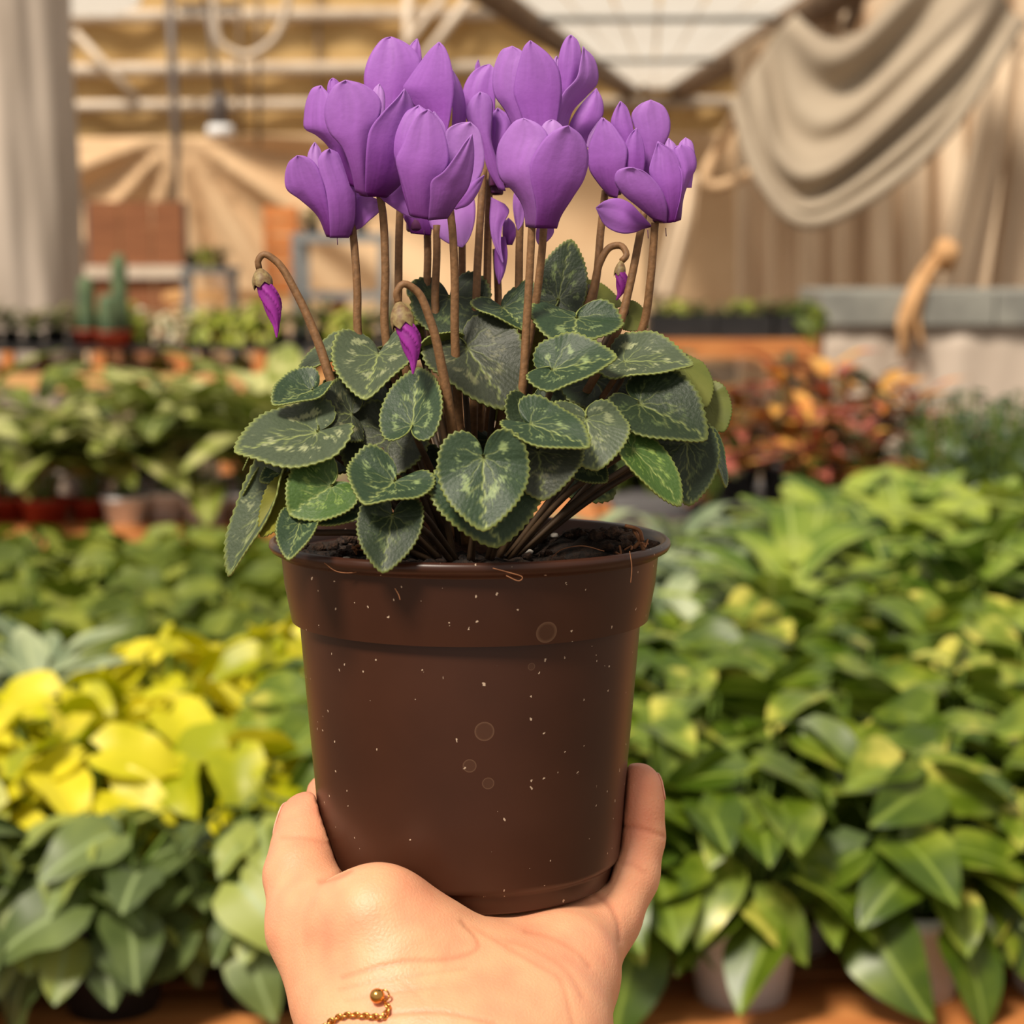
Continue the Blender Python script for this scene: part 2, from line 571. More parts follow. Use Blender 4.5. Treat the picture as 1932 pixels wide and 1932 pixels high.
# ------------------------------------------------------------------ benches
def box_obj(name, c, s, mat, parent):
    v, f = box_data((0, 0, 0), s)
    return obj(name, mesh_from(name, v, f, [mat], False), parent, c)

ZA = 0.70
benchA = empty('plant_bench', (0, 2.50, 0), math.radians(2.9))
tag(benchA, 'long low wooden bench with an orange front rail at the bottom edge', 'bench')
for i in range(15):
    box_obj('board', (0, -0.725 + i * 0.121, ZA - 0.0125), (3.4, 0.112, 0.025), M['wood'], benchA)
box_obj('front_rail', (0, -0.80, ZA - 0.041), (3.4, 0.03, 0.09), M['wood'], benchA)
box_obj('back_rail', (0, 1.05, ZA - 0.03), (3.4, 0.03, 0.08), M['wood'], benchA)
for sx in (-1.6, 0, 1.6):
    for sy in (-0.76, 1.0):
        box_obj('leg', (sx, sy, (ZA - 0.025) / 2), (0.07, 0.05, ZA - 0.025), M['wood'], benchA)

ZB = float(ony(200, 1006, 4.5)[2])
benchB = empty('display_shelf', (-1.0, 4.84, 0))
tag(benchB, 'wooden shelf carrying tall leafy plants in red and white pots', 'shelf')
for i in range(5):
    box_obj('board', (0, -0.26 + i * 0.13, ZB - 0.0125), (2.4, 0.12, 0.025), M['wood'], benchB)
box_obj('front_rail', (0, -0.34, ZB - 0.022), (2.4, 0.025, 0.05), M['wood'], benchB)
for sx in (-1.1, 1.1):
    for sy in (-0.28, 0.28):
        box_obj('leg', (sx, sy, (ZB - 0.025) / 2), (0.07, 0.05, ZB - 0.025), M['wood'], benchB)

YC = 8.6
ZC0 = ony(300, 706, YC)[2]
ZC1 = ony(300, 652, YC)[2]
benchC = empty('pallet_bench', (-1.2, YC + 0.35, 0))
tag(benchC, 'pale orange pallet bench with two decks behind the leafy plants', 'bench')
for i in range(5):
    box_obj('board', (0, -0.32 + i * 0.16, ZC0 - 0.015), (3.4, 0.14, 0.03), M['wood_pale'], benchC)
    box_obj('board', (0, -0.30 + i * 0.16, ZC1 - 0.012), (3.4, 0.14, 0.024), M['black_plastic'], benchC)
box_obj('front_rail', (0, -0.41, ZC0 - 0.03), (3.4, 0.025, 0.075), M['wood_pale'], benchC)
for x in (15, 188, 345, 490, 620):
    for yy in (-0.34, 0.30):
        box_obj('block', (ony(x, 680, YC)[0] + 1.2, yy, (ZC0 + ZC1 - 0.024) / 2), (0.05, 0.07, ZC1 - ZC0 - 0.024), M['wood'], benchC)
for sx in (-1.6, 0, 1.6):
    for sy in (-0.3, 0.3):
        box_obj('leg', (sx, sy, (ZC0 - 0.03) / 2), (0.07, 0.07, ZC0 - 0.03), M['wood'], benchC)

# right: white clad bench with grey slab top
YW = 8.0
wb = empty('clad_bench', (ony(1760, 600, YW)[0], YW + 0.3, 0))
tag(wb, 'bench clad in pale cloth with a grey slab top at the right', 'bench')
zt, zb2 = ony(1700, 552, YW)[2], ony(1700, 612, YW)[2]
for i in range(4):
    box_obj('top_slab', (-0.27 + i * 0.34, 0, (zt + zb2) / 2), (0.332, 0.62, zt - zb2), simple('grey_slab', srgb(124, 124, 118), srgb(146, 146, 138), 8, 0.6) if i == 0 else bpy.data.materials['grey_slab'], wb)
cl2 = cloth_sheet('cladding', (-0.42, -0.27, zb2 - 0.002), (1.1, -0.27, zb2 - 0.002), (-0.42, -0.27, 0.02), (1.1, -0.27, 0.02),
            lambda u, v: 0.008 * math.sin(u * 23) + 0.006 * math.sin(u * 57 + 2 * v), m_column, 60, 10, parent=wb)
box_obj('frame', (0.34, 0.02, zb2 / 2), (1.4, 0.5, zb2 - 0.02), M['wood'], wb)

# right: black trays on an orange board
YT = 7.6
tb = empty('tray_bench', (ony(1385, 640, YT)[0], YT + 0.2, 0))
tag(tb, 'small bench with an orange board under the black plant trays', 'bench')
ztb = ony(1385, 640, YT)[2]
box_obj('top_board', (0, 0, ztb - 0.035), (0.62, 0.4, 0.07), M['wood'], tb)
for sx in (-0.27, 0.27):
    for sy in (-0.16, 0.16):
        box_obj('leg', (sx, sy, (ztb - 0.07) / 2), (0.06, 0.06, ztb - 0.07), M['wood'], tb)

# ------------------------------------------------------------------ background plants
def leaf_mesh(name, L, W, mat, shape='heart', fold=0.25, droop=0.3, nx=9, ny=6, wavy=0.0):
    """base at origin, tip along +x, normal +z"""
    V, Fs = [], []
    for i in range(nx + 1):
        t = i / nx
        if shape == 'heart':
            w = (1 - (1 - min(1, t / 0.28)) ** 2) ** 0.5 if t < 0.28 else (1 - ((t - 0.28) / 0.72) ** 1.7) ** 0.9
            w = 0.28 + 0.72 * w if t < 0.28 else w
        elif shape == 'lance':
            w = math.sin(math.pi * min(1, (t * 0.93 + 0.04))) ** 0.85
        else:
            w = math.sin(math.pi * min(1, t * 0.96 + 0.03)) ** 0.6
        for j in range(ny + 1):
            s = j / ny * 2 - 1
            y = s * w * W / 2
            back = 0.16 * L * (abs(s) ** 1.5) * max(0, 1 - t / 0.3) if shape == 'heart' else 0
            x = t * L - back
            z = fold * abs(y) - droop * L * t * t + 0.02 * L * math.sin(9 * t + 2 * s) * abs(s) + wavy * W * math.sin(t * 14) * abs(s)
            V.append((x, y, z))
    for i in range(nx):
        for j in range(ny):
            a = i * (ny + 1) + j
            Fs.append((a, a + ny + 1, a + ny + 2, a + 1))
    return mesh_from(name, V, Fs, [mat])

POTM = {}
def pot_mesh(R, H, mat):
    key = (R, H, mat.name)
    if key not in POTM:
        v, f = lathe_data([(0.0, 0.0), (R * 0.74, 0.0), (R * 0.9, H * 0.8), (R * 0.98, H * 0.81), (R, H), (R * 0.93, H), (R * 0.9, H * 0.86)], 24)
        POTM[key] = mesh_from('pot', v, f, [mat])
        v, f = lathe_data([(0.0, H * 0.9), (R * 0.5, H * 0.91), (R * 0.905, H * 0.87)], 24)
        POTM[key + ('s',)] = mesh_from('soil', v, f, [M['soil_bg']])
    return POTM[key], POTM[key + ('s',)]

def frame_mat(pos, x, n):
    x = norm(np.asarray(x, float)); n = np.asarray(n, float)
    n = norm(n - x * (n @ x)); y = np.cross(n, x)
    return Matrix(((x[0], y[0], n[0], pos[0]), (x[1], y[1], n[1], pos[1]), (x[2], y[2], n[2], pos[2]), (0, 0, 0, 1)))

def proto_plant(name, meshes, n, R, H, potR, potH, potmat, mode='dome', seed=0, smin=0.8, smax=1.15, low=100):
    r = random.Random(seed)
    root = empty(name, (0, 0, -50))
    pm, sm = pot_mesh(potR, potH, potmat)
    reg(obj('pot', pm, root))
    reg(obj('soil', sm, root))
    stems = []
    for k in range(n):
        az = 2 * math.pi * (k * 0.381966 + r.uniform(-0.05, 0.05))
        q = (k + 0.5) / n
        ph = math.radians(low) * (q ** 0.6)
        rr = R * r.uniform(0.75, 1.05)
        ca, sa = math.cos(az), math.sin(az)
        if mode == 'dome':
            pos = np.array([rr * math.sin(ph) * ca * 0.8, rr * math.sin(ph) * sa * 0.8, potH + H * max(-0.15, math.cos(ph)) * r.uniform(0.85, 1.1)])
            down = r.uniform(-0.1, 0.55) + 0.8 * (q ** 2)
            jit = r.uniform(-1.1, 1.1)
            x = np.array([math.cos(az + jit), math.sin(az + jit), -down])
            nn = np.array([0.55 * ca, 0.55 * sa, 1.0]) + np.array([r.uniform(-.45, .45) for _ in range(3)])
        else:
            pos = np.array([rr * 0.35 * ca * math.sin(ph), rr * 0.35 * sa * math.sin(ph), potH * 0.9 + H * r.uniform(0.15, 0.75) * (1 - 0.4 * q)])
            up = r.uniform(0.5, 1.3) * (1.15 - 0.8 * q)
            x = np.array([ca, sa, up])
            nn = np.array([-0.7 * ca, -0.7 * sa, 1.0])
        s = r.uniform(smin, smax)
        lf = obj('leaf', meshes[k % len(meshes)], root)
        lf.matrix_basis = frame_mat(pos, x, nn) @ Matrix.Diagonal((s, s, s, 1))
        reg(lf)
        b0 = np.array([0.25 * potR * ca, 0.25 * potR * sa, potH * 0.88])
        mid = (b0 + pos) / 2 + np.array([0, 0, 0.02])
        stems.append(tube_data([b0, mid, pos], 0.0022, 4, False))
    v, f = join(stems)
    reg(tag(obj('stems', mesh_from('stems', v, f, [M['stem_bg']]), root), kind='stuff'))
    return root

mt = {}
mt['pothos'] = leaf_mat('pothos_leaf', [(0.34, srgb(64, 86, 14)), (0.5, srgb(92, 112, 24)), (0.62, srgb(130, 144, 46)), (0.71, srgb(210, 202, 92))], 0.38, 0.22, srgb(132, 152, 60), 16, rnd_w=0.26)
mt['neon'] = leaf_mat('neon_leaf', [(0.3, srgb(158, 164, 10)), (0.5, srgb(206, 200, 14)), (0.7, srgb(232, 218, 50))], 0.45, 0.3, None, 12, rnd_w=0.5)
mt['heart'] = leaf_mat('greyish_heart_leaf', [(0.3, srgb(80, 96, 50)), (0.5, srgb(112, 128, 68)), (0.72, srgb(154, 164, 78))], 0.45, 0.25, srgb(150, 168, 110), 12, rnd_w=0.5)
mt['soft'] = leaf_mat('soft_green_leaf', [(0.3, srgb(80, 96, 18)), (0.5, srgb(108, 122, 30)), (0.72, srgb(142, 150, 50))], 0.6, 0.3, None, 10, rnd_w=0.5)
mt['silver'] = leaf_mat('silver_leaf', [(0.3, srgb(86, 104, 74)), (0.5, srgb(122, 138, 104)), (0.75, srgb(172, 182, 140))], 0.5, 0.2, srgb(176, 186, 140), 14, rnd_w=0.4)
mt['broad'] = leaf_mat('bright_broad_leaf', [(0.3, srgb(72, 98, 26)), (0.5, srgb(106, 130, 38)), (0.72, srgb(158, 172, 66))], 0.45, 0.25, srgb(176, 190, 100), 12, rnd_w=0.5)
mt['dieff'] = leaf_mat('cream_marked_leaf', [(0.3, srgb(86, 100, 32)), (0.5, srgb(134, 144, 60)), (0.68, srgb(202, 200, 134))], 0.45, 0.25, srgb(182, 190, 120), 16, rnd_w=0.3)
mt['croton'] = leaf_mat('croton_leaf', [(0.22, srgb(78, 78, 42)), (0.38, srgb(146, 70, 54)), (0.5, srgb(178, 104, 94)), (0.62, srgb(194, 106, 52)), (0.75, srgb(214, 160, 74))], 0.45, 0.15, None, 10, rnd_w=0.8)
mt['dark'] = leaf_mat('dark_small_leaf', [(0.3, srgb(40, 58, 38)), (0.5, srgb(62, 82, 52)), (0.72, srgb(92, 110, 76))], 0.5, 0.15, None, 20, rnd_w=0.4)
mt['lime'] = leaf_mat('lime_leaf', [(0.3, srgb(128, 142, 30)), (0.5, srgb(160, 168, 46)), (0.72, srgb(190, 192, 90))], 0.5, 0.3, None, 12, rnd_w=0.5)
mt['cream'] = leaf_mat('cream_pink_leaf', [(0.3, srgb(196, 150, 120)), (0.5, srgb(222, 206, 164)), (0.72, srgb(236, 226, 196))], 0.6, 0.3, None, 12, rnd_w=0.5)
mt['olive'] = leaf_mat('olive_leaf', [(0.3, srgb(82, 84, 52)), (0.5, srgb(112, 112, 66)), (0.72, srgb(146, 136, 88))], 0.6, 0.2, None, 12, rnd_w=0.5)

lm = {
 'pothos': [leaf_mesh('pothos_leaf', 0.080 * s, 0.062 * s, mt['pothos'], 'heart', fo, dr) for s, fo, dr in ((1, .3, .25), (1.15, .2, .4), (.85, .45, .15))],
 'neon': [leaf_mesh('neon_leaf', 0.062 * s, 0.048 * s, mt['neon'], 'heart', fo, dr, wavy=.04) for s, fo, dr in ((1, .35, .3), (1.15, .3, .5), (.85, .5, .2))],
 'heart': [leaf_mesh('heart_leaf', 0.064 * s, 0.055 * s, mt['heart'], 'heart', fo, dr, wavy=.03) for s, fo, dr in ((1, .2, .3), (1.15, .15, .45), (.8, .3, .2))],
 'soft': [leaf_mesh('soft_leaf', 0.085 * s, 0.05 * s, mt['soft'], 'oval', fo, dr, wavy=.05) for s, fo, dr in ((1, .2, .4), (1.2, .2, .5))],
 'silver': [leaf_mesh('silver_leaf', 0.085 * s, 0.036 * s, mt['silver'], 'lance', fo, dr) for s, fo, dr in ((1, .3, .3), (1.2, .2, .4))],
 'broad': [leaf_mesh('broad_leaf', 0.115 * s, 0.056 * s, mt['broad'], 'oval', fo, dr) for s, fo, dr in ((1, .3, .35), (1.15, .25, .5))],
 'dieff': [leaf_mesh('dieffenbachia_leaf', 0.20 * s, 0.085 * s, mt['dieff'], 'lance', fo, dr) for s, fo, dr in ((1, .3, .4), (1.15, .25, .55))],
 'croton': [leaf_mesh('croton_leaf', 0.15 * s, 0.046 * s, mt['croton'], 'lance', fo, dr) for s, fo, dr in ((1, .3, .35), (1.2, .25, .5))],
 'dark': [leaf_mesh('small_dark_leaf', 0.04, 0.02, mt['dark'], 'oval', .3, .2, 4, 2)],
 'lime': [leaf_mesh('lime_leaf', 0.055, 0.03, mt['lime'], 'oval', .3, .3, 5, 2)],
 'cream': [leaf_mesh('cream_leaf', 0.045, 0.028, mt['cream'], 'oval', .3, .2, 5, 2)],
 'olive': [leaf_mesh('olive_leaf', 0.06, 0.022, mt['olive'], 'lance', .3, .3, 5, 2)],
}
WP, BP, RP, GP = M['white_plastic'], M['black_plastic'], M['red_plastic'], M['grey_plastic']
SPEC = {   # name, leaves, R, H, pot
 'pothos': ('variegated_pothos', 36, 0.105, 0.13, 0.056, 0.085, WP, 'dome', 96),
 'neon': ('yellow_pothos', 46, 0.10, 0.11, 0.05, 0.075, BP, 'dome', 105),
 'heart': ('heart_leaf_plant', 42, 0.11, 0.10, 0.055, 0.08, BP, 'dome', 98),
 'soft': ('soft_leaf_plant', 36, 0.11, 0.12, 0.05, 0.07, BP, 'dome', 105),
 'silver': ('silver_leaf_plant', 32, 0.10, 0.17, 0.05, 0.075, BP, 'up', 90),
 'broad': ('broad_leaf_plant', 30, 0.12, 0.22, 0.055, 0.085, WP, 'up', 95),
 'dieff': ('dieffenbachia', 16, 0.14, 0.34, 0.062, 0.07, WP, 'up', 95),
 'dieffred': ('dieffenbachia', 18, 0.14, 0.32, 0.062, 0.06, RP, 'up', 95),
 'croton': ('croton', 40, 0.2, 0.42, 0.08, 0.12, BP, 'up', 100),
 'dark': ('dark_leaf_shrub', 110, 0.17, 0.22, 0.08, 0.10, BP, 'dome', 100),
 'lime': ('lime_bush', 50, 0.09, 0.10, 0.045, 0.05, RP, 'dome', 100),
 'cream': ('cream_flowering_plant', 44, 0.09, 0.09, 0.045, 0.05, RP, 'dome', 100),
 'olive': ('olive_leaf_plant', 46, 0.09, 0.12, 0.045, 0.05, BP, 'up', 100),
}
PROTO = {}
for sp, (nm, n, R, H, pr_, ph_, pm_, mode, low) in SPEC.items():
    key = 'dieff' if sp == 'dieffred' else sp
    PROTO[sp] = [proto_plant(nm, lm[key], n, R, H, pr_, ph_, pm_, mode, seed=si * 17 + len(sp), low=low) for si in range(3)]
USED = set()
def plant(sp, loc, scale=1.0, rz=None, label='', cat='plant', group=None):
    v = rnd.randrange(3)
    p = PROTO[sp][v]
    if (sp, v) in USED:
        p = copy_tree(p)
    else:
        USED.add((sp, v))
    p.location = tuple(map(float, loc))
    p.rotation_euler = (0, 0, rnd.uniform(0, 6.28) if rz is None else rz)
    p.scale = (scale,) * 3
    for k in ('group',):
        if k in p: del p[k]
    tag(p, label, cat, group)
    return p

GRP = {
 'pothos': ('green pothos with yellow variegation in the dense right hand mass', 'variegated pothos on the bench'),
 'neon': ('bright yellow leafy pothos in the yellow mass at left', 'yellow pothos on the bench'),
 'heart': ('grey green heart leaved plant in the lower left mass', 'heart leaved plants at lower left'),
 'soft': ('soft mid green plant in the mass below the wooden shelf', 'soft green plants on the bench'),
 'silver': ('silvery grey leaved plant on the low bench behind the pothos', 'silver leaved plants on the bench'),
 'broad': ('bright green upright broad leaved plant behind the pothos', 'broad leaved plants on the bench'),
}
D = 1.795
row = 0
while D < 3.53:
    half = 0.27 * D + 0.24
    nx = int(2 * half / 0.132)
    for i in range(nx):
        x = -half + (i + 0.5) * 2 * half / nx + rnd.uniform(-.008, .008)
        y = D + 0.05 * x + rnd.uniform(-.008, .008)
        pxx, pyy = proj((x, y, 0.88))
        if pxx < 905:
            if D < 1.86: sp = 'heart'
            elif D < 2.50: sp = 'silver' if (pxx < 150 and D > 2.25) else 'neon'
            else: sp = 'soft'
            if sp == 'neon' and pxx > 560 and rnd.random() < .5: sp = 'pothos'
        else:
            if D < 2.5: sp = 'pothos'
            elif pxx < 1430 and D > 2.65: sp = 'silver'
            elif D < 2.8: sp = 'pothos' if rnd.random() < .45 else 'broad'
            else: sp = 'broad'
        sc = 1.0
        if sp == 'neon': sc = 1.15
        lab, g = GRP[sp]
        if row == 0 and sp == 'pothos':
            g = 'front row of variegated pothos'
            lab = 'variegated pothos in a white pot along the orange front rail'
        if row == 0 and sp == 'heart':
            g = 'front row of heart leaved plants'
            lab = 'heart leaved plant in a black pot, front row at lower left'
        plant(sp, (x, y, ZA), sc, label=lab, group=g)
    D += 0.128
    row += 1

# shelf B: tall marked plants, red pots at left, white pots right of them
for i in range(9):
    x = ony(-60 + i * 75, 980, 4.68)[0]
    red = i < 4
    plant('dieffred' if red else 'dieff', (x, 4.66 + (i % 2) * 0.05, ZB), 0.86 + 0.07 * (i % 3),
          label='tall green plant in a terracotta red pot on the shelf' if red else 'tall cream marked plant in a white pot on the shelf',
          group='red potted plants on the shelf' if red else 'white potted plants on the shelf')
for i in range(7):
    x = ony(-20 + i * 95, 980, 5.0)[0]
    plant('dieff', (x, 5.0, ZB), 0.95, label='tall cream marked plant at the back of the wooden shelf', group='back row on the shelf')

# crotons and dark shrub on the right, standing on upturned crates behind the bench
for i, (px_, sc) in enumerate(((1390, 0.95), (1480, 1.05), (1570, 1.1), (1650, 1.0), (1720, 0.85), (1340, 0.8), (1530, 0.9), (1620, 0.85))):
    Y = 5.2 if i < 5 else 4.9
    p = ony(px_, 900, Y)
    plant('croton', (p[0], Y, 0.70 if i < 5 else 0.66), sc * 0.8, label='red and orange leaved croton in the cluster before the clad bench', group='crotons in the right hand cluster')
for i, (px_, Y) in enumerate(((1770, 4.95), (1875, 4.9), (1980, 4.95), (1825, 5.2), (1930, 5.2))):
    p = ony(px_, 900, Y)
    plant('dark', (p[0], Y, 0.655), 1.0, label='dark green small leaved shrub at the right edge below the clad bench', group='dark shrubs at the right')
for i, px_ in enumerate((1150, 1215, 1275, 1320)):
    p = ony(px_, 900, 5.5)
    plant('soft' if i % 2 else 'dark', (p[0], 5.5, 0.70), 1.1, label='dark green bushy plant in the gap left of the crotons', group='bushy plants left of the crotons')
box2 = empty('plank_stand', (ony(1235, 900, 5.5)[0], 5.5, 0))
tag(box2, 'grey topped stand under the bushy plants left of the crotons', 'stand')
box_obj('board', (0, 0, 0.685), (0.62, 0.24, 0.03), M['grey_plastic'], box2)
for sx in (-.27, .27):
    for sy in (-.08, .08):
        box_obj('leg', (sx, sy, 0.335), (0.05, 0.05, 0.67), M['wood'], box2)
stand = empty('low_stand', (ony(1660, 900, 5.05)[0], 5.05, 0))
tag(stand, 'low grey topped stand under the crotons and dark shrubs', 'stand')
for sy, zz in ((0.14, 0.70), (-0.14, 0.66)):
    box_obj('board', (-0.18, sy, zz - 0.015), (0.95, 0.26, 0.03), M['grey_plastic'], stand)
box_obj('board', (0.62, 0.02, 0.64), (0.62, 0.5, 0.03), M['grey_plastic'], stand)
for sx in (-0.6, 0.25, 0.9):
    for sy in (-0.1, 0.18):
        box_obj('leg', (sx, sy, 0.31), (0.05, 0.05, 0.62), M['wood'], stand)

# pallet bench plants
kinds = ['olive', 'olive', 'olive', 'cream', 'cream', 'lime', 'lime', 'olive', 'lime']
for i in range(20):
    px_ = -20 + i * 42
    sp = 'olive' if px_ < 175 else ('cream' if 262 < px_ < 385 else ('lime' if 395 < px_ < 520 else rnd.choice(['olive', 'lime'])))
    p = ony(px_, 650, YC + 0.12 + 0.1 * (i % 2))
    lab = {'olive': 'small olive green plant on the upper deck of the pallet bench',
           'cream': 'small cream and pink flowering plant on the pallet bench',
           'lime': 'small lime green bush on the upper deck of the pallet bench'}[sp]
    plant(sp, (p[0], p[1], ZC1), 1.0 + 0.15 * (i % 3 == 0), label=lab, group=sp + ' plants on the pallet bench')
for i in range(12):
    px_ = 90 + i * 52
    p = ony(px_, 690, YC + 0.15)
    plant('lime' if i % 3 else 'cream', (p[0], p[1], ZC0), 0.55, label='little pale green seedling between the decks of the pallet bench', group='seedlings between the pallet decks')
# cactus columns
m_cactus = simple('cactus_green', srgb(70, 92, 66), srgb(104, 122, 84), 14, 0.7)
def cactus(px_, ptop, Y, R, lab):
    b = ony(px_, 650, Y); b[2] = ZC1
    t = ony(px_, ptop, Y)[2] - b[2]
    root = empty('columnar_cactus', b)
    pm, sm = pot_mesh(0.055, 0.065, RP)
    obj('pot', pm, root); obj('soil', sm, root)
    V, Fs = [], []
    prof = [(R * 0.8, 0.05), (R, 0.1), (R, t * 0.8), (R * 0.75, t * 0.95), (0.001, t)]
    seg = 24
    pr2 = catmull(prof, 14)
    for r_, z_ in pr2:
        for k in range(seg):
            a = 2 * math.pi * k / seg
            rr = r_ * (1 + 0.14 * math.cos(8 * a))
            V.append((rr * math.cos(a), rr * math.sin(a), z_))
    for i in range(len(pr2) - 1):
        for k in range(seg):
            a_, b_ = i * seg + k, i * seg + (k + 1) % seg
            Fs.append((a_, b_, b_ + seg, a_ + seg))
    obj('body', mesh_from('body', V, Fs, [m_cactus]), root)
    tag(root, lab, 'cactus')
cactus(228, 478, YC + 0.02, 0.03, 'tall slim cactus before the brown screen')
cactus(205, 555, YC - 0.08, 0.035, 'short cactus in a red pot left of the tall one')
cactus(165, 520, YC + 0.05, 0.032, 'dark cactus standing beside the wrapped column')

# black trays with grassy plants on the right
for i, (x, w) in enumerate(((1290, 0.24), (1410, 0.22), (1500, 0.16))):
    p = ony(x, 630, YT)
    tr = empty('seedling_tray', (p[0], YT + 0.16, ztb))
    tag(tr, ('black seedling tray on the small bench, nearest the cyclamen', 'middle black seedling tray on the small bench', 'narrow black seedling tray beside the clad bench')[i], 'tray')
    for (c, s) in (((0, 0, 0.005), (w, 0.26, 0.01)), ((0, -0.13, 0.045), (w, 0.01, 0.09)), ((0, 0.13, 0.045), (w, 0.01, 0.09)), ((-w / 2, 0, 0.045), (0.01, 0.26, 0.09)), ((w / 2, 0, 0.045), (0.01, 0.26, 0.09))):
        box_obj('tray_side' if s[2] > .02 else 'tray_base', c, s, M['black_plastic'], tr)
    for k in range(3):
        plant('lime' if i < 2 and k % 2 else 'olive', (p[0] + (k - 1) * w * 0.3, YT + 0.12 + 0.06 * (k % 2), ztb + 0.012), 0.85, label='small grassy green plant growing in a black tray at right', group='plants in the black trays')
p = ony(1520, 640, YT)
plant('soft', (p[0], YT + 0.1, ztb), 0.75, label='dark green plant hanging over the end of the black trays')

# hanging dried tassel
m_straw = simple('dry_straw', srgb(186, 140, 92), srgb(214, 170, 122), 20, 0.85)
tp = ony(1722, 690, 8.02)
tas = empty('dried_bundle', tp)
tag(tas, 'dried straw coloured bundle hanging before the grey bench top', 'dried plant')
for k in range(12):
    a = rnd.uniform(-1, 1)
    pts = [ony(1790 + a * 12, 462 + rnd.uniform(-6, 10), 8.02) - tp, ony(1750 + a * 16, 520, 8.00 + rnd.uniform(-.03, .03)) - tp, ony(1722 + a * 20, 590, 7.96 + rnd.uniform(-.03, .03)) - tp, ony((1706 if a < 0.3 else 1738) + a * 12, 640 + rnd.uniform(-20, 42), 7.96) - tp]
    pipe('strand', catmull(pts, 12), [0.011 * (0.5 + math.sin(math.pi * (i + 1) / 13)) for i in range(12)], m_straw, tas, 6)
v, f = lathe_data(catmull([(0.001, 0.06), (0.045, 0.035), (0.05, -0.01), (0.03, -0.05), (0.001, -0.06)], 10), 14)
v = [np.asarray(q) * (1, 1, 1 + .3 * math.sin(7 * i)) for i, q in enumerate(v)]
obj('seed_head', mesh_from('seed_head', v, f, [m_straw]), tas, ony(1785, 480, 8.02) - tp)

# far clutter: crates, metal table, trays
m_orange = simple('orange_crate', srgb(206, 122, 60), srgb(224, 146, 84), 4, 0.6)
def crate(x0, x1, y0, y1, Y, mat, lab, zc=None):
    a, b = ony(x0, y0, Y), ony(x1, y1, Y)
    w, h = b[0] - a[0], a[2] - b[2]
    root = empty('crate', ((a[0] + b[0]) / 2, Y + w / 2, b[2]))
    tag(root, lab, 'crate')
    for k in range(3):
        hz = h / 3
        box_obj('slat', (0, -w / 2, hz * (k + .5)), (w, 0.012, hz * 0.82), mat, root)
        box_obj('slat', (0, w / 2, hz * (k + .5)), (w, 0.012, hz * 0.82), mat, root)
        for s in (-1, 1):
            box_obj('slat', (s * w / 2, 0, hz * (k + .5)), (0.012, w, hz * 0.82), mat, root)
    for sx in (-1, 1):
        for sy in (-1, 1):
            box_obj('corner_post', (sx * (w / 2 - .015), sy * (w / 2 - .015), h / 2), (.02, .02, h), mat, root)
    box_obj('base', (0, 0, 0.006), (w - .02, w - .02, 0.012), mat, root)
    return root
zt7 = ony(600, 440, 13.2)[2]
zl7 = ony(600, 560, 13.2)[2]
tab = empty('metal_table', (ony(640, 440, 13.2)[0], 13.5, 0))
tag(tab, 'grey metal table standing behind the purple flowers', 'table')
tw = ony(730, 440, 13.2)[0] - ony(548, 440, 13.2)[0]
box_obj('top', (0, 0, zt7 - 0.03), (tw, 0.6, 0.06), M['grey_metal'], tab)
box_obj('shelf', (0, 0, zl7), (tw, 0.56, 0.04), M['grey_metal'], tab)
for sx in (-1, 1):
    for sy in (-1, 1):
        box_obj('leg', (sx * (tw / 2 - .03), sy * 0.27, (zt7 - .06) / 2), (0.06, 0.05, zt7 - .06), M['grey_metal'], tab)
for k in range(3):
    plant('olive', (ony(590 + k * 45, 440, 13.4)[0], 13.4, zt7), 1.2, label='small plant on the grey metal table behind the flowers', group='plants on the metal table')
cnt = empty('wooden_counter', (ony(480, 560, 14.0)[0], 14.3, 0))
tag(cnt, 'wooden counter carrying crates and a white tub behind the bud', 'counter')
zc7 = ony(480, 552, 14.0)[2]
box_obj('top', (0, 0, zc7 - 0.03), (1.25, 0.6, 0.06), M['wood_pale'], cnt)
for sx in (-0.55, 0.55):
    for sy in (-0.25, 0.25):
        box_obj('leg', (sx, sy, (zc7 - .06) / 2), (0.07, 0.07, zc7 - .06), M['wood'], cnt)
c1 = crate(500, 562, 470, 552, 14.05, m_orange, 'lower orange crate left of the metal table')
c2 = crate(498, 558, 388, 470, 14.05, m_orange, 'upper orange crate left of the metal table')
c1.scale = c2.scale = (1, 1, 1)
a, b = ony(392, 508, 14.05), ony(440, 552, 14.05)
w = b[0] - a[0]; h = a[2] - b[2]
v, f = lathe_data([(0, 0), (w * .42, 0), (w * .5, h * .9), (w * .53, h * .92), (w * .53, h), (w * .46, h), (w * .4, 0.02), (0, 0.02)], 24)
o = obj('white_tub', mesh_from('white_tub', v, f, [M['white_plastic']]), None, ((a[0] + b[0]) / 2, 14.3, zc7))
tag(o, 'round white tub on the counter below the planter tray', 'tub')
# shallow planter tray on a stand with plants
zt5 = ony(390, 505, 12.6)[2]
st = empty('plant_stand', (ony(390, 505, 12.6)[0], 12.75, 0))
tag(st, 'narrow stand with a grey top holding small plants right of the brown screen', 'stand')
box_obj('top', (0, 0, zt5 - .02), (0.34, 0.26, 0.04), M['grey_metal'], st)
for sx in (-.14, .14):
    for sy in (-.1, .1):
        box_obj('leg', (sx, sy, (zt5 - .04) / 2), (.03, .03, zt5 - .04), M['grey_metal'], st)
for k in range(3):
    plant('lime' if k == 1 else 'olive', (ony(362 + k * 28, 505, 12.7)[0], 12.7, zt5), 0.85, label='small plant on the narrow stand right of the brown screen', group='plants on the narrow stand')

# leftover prototypes that were never placed
for sp, L_ in PROTO.items():
    for v_, p in enumerate(L_):
        if (sp, v_) not in USED:
            for ch in children(p):
                bpy.data.objects.remove(ch)
            bpy.data.objects.remove(p)

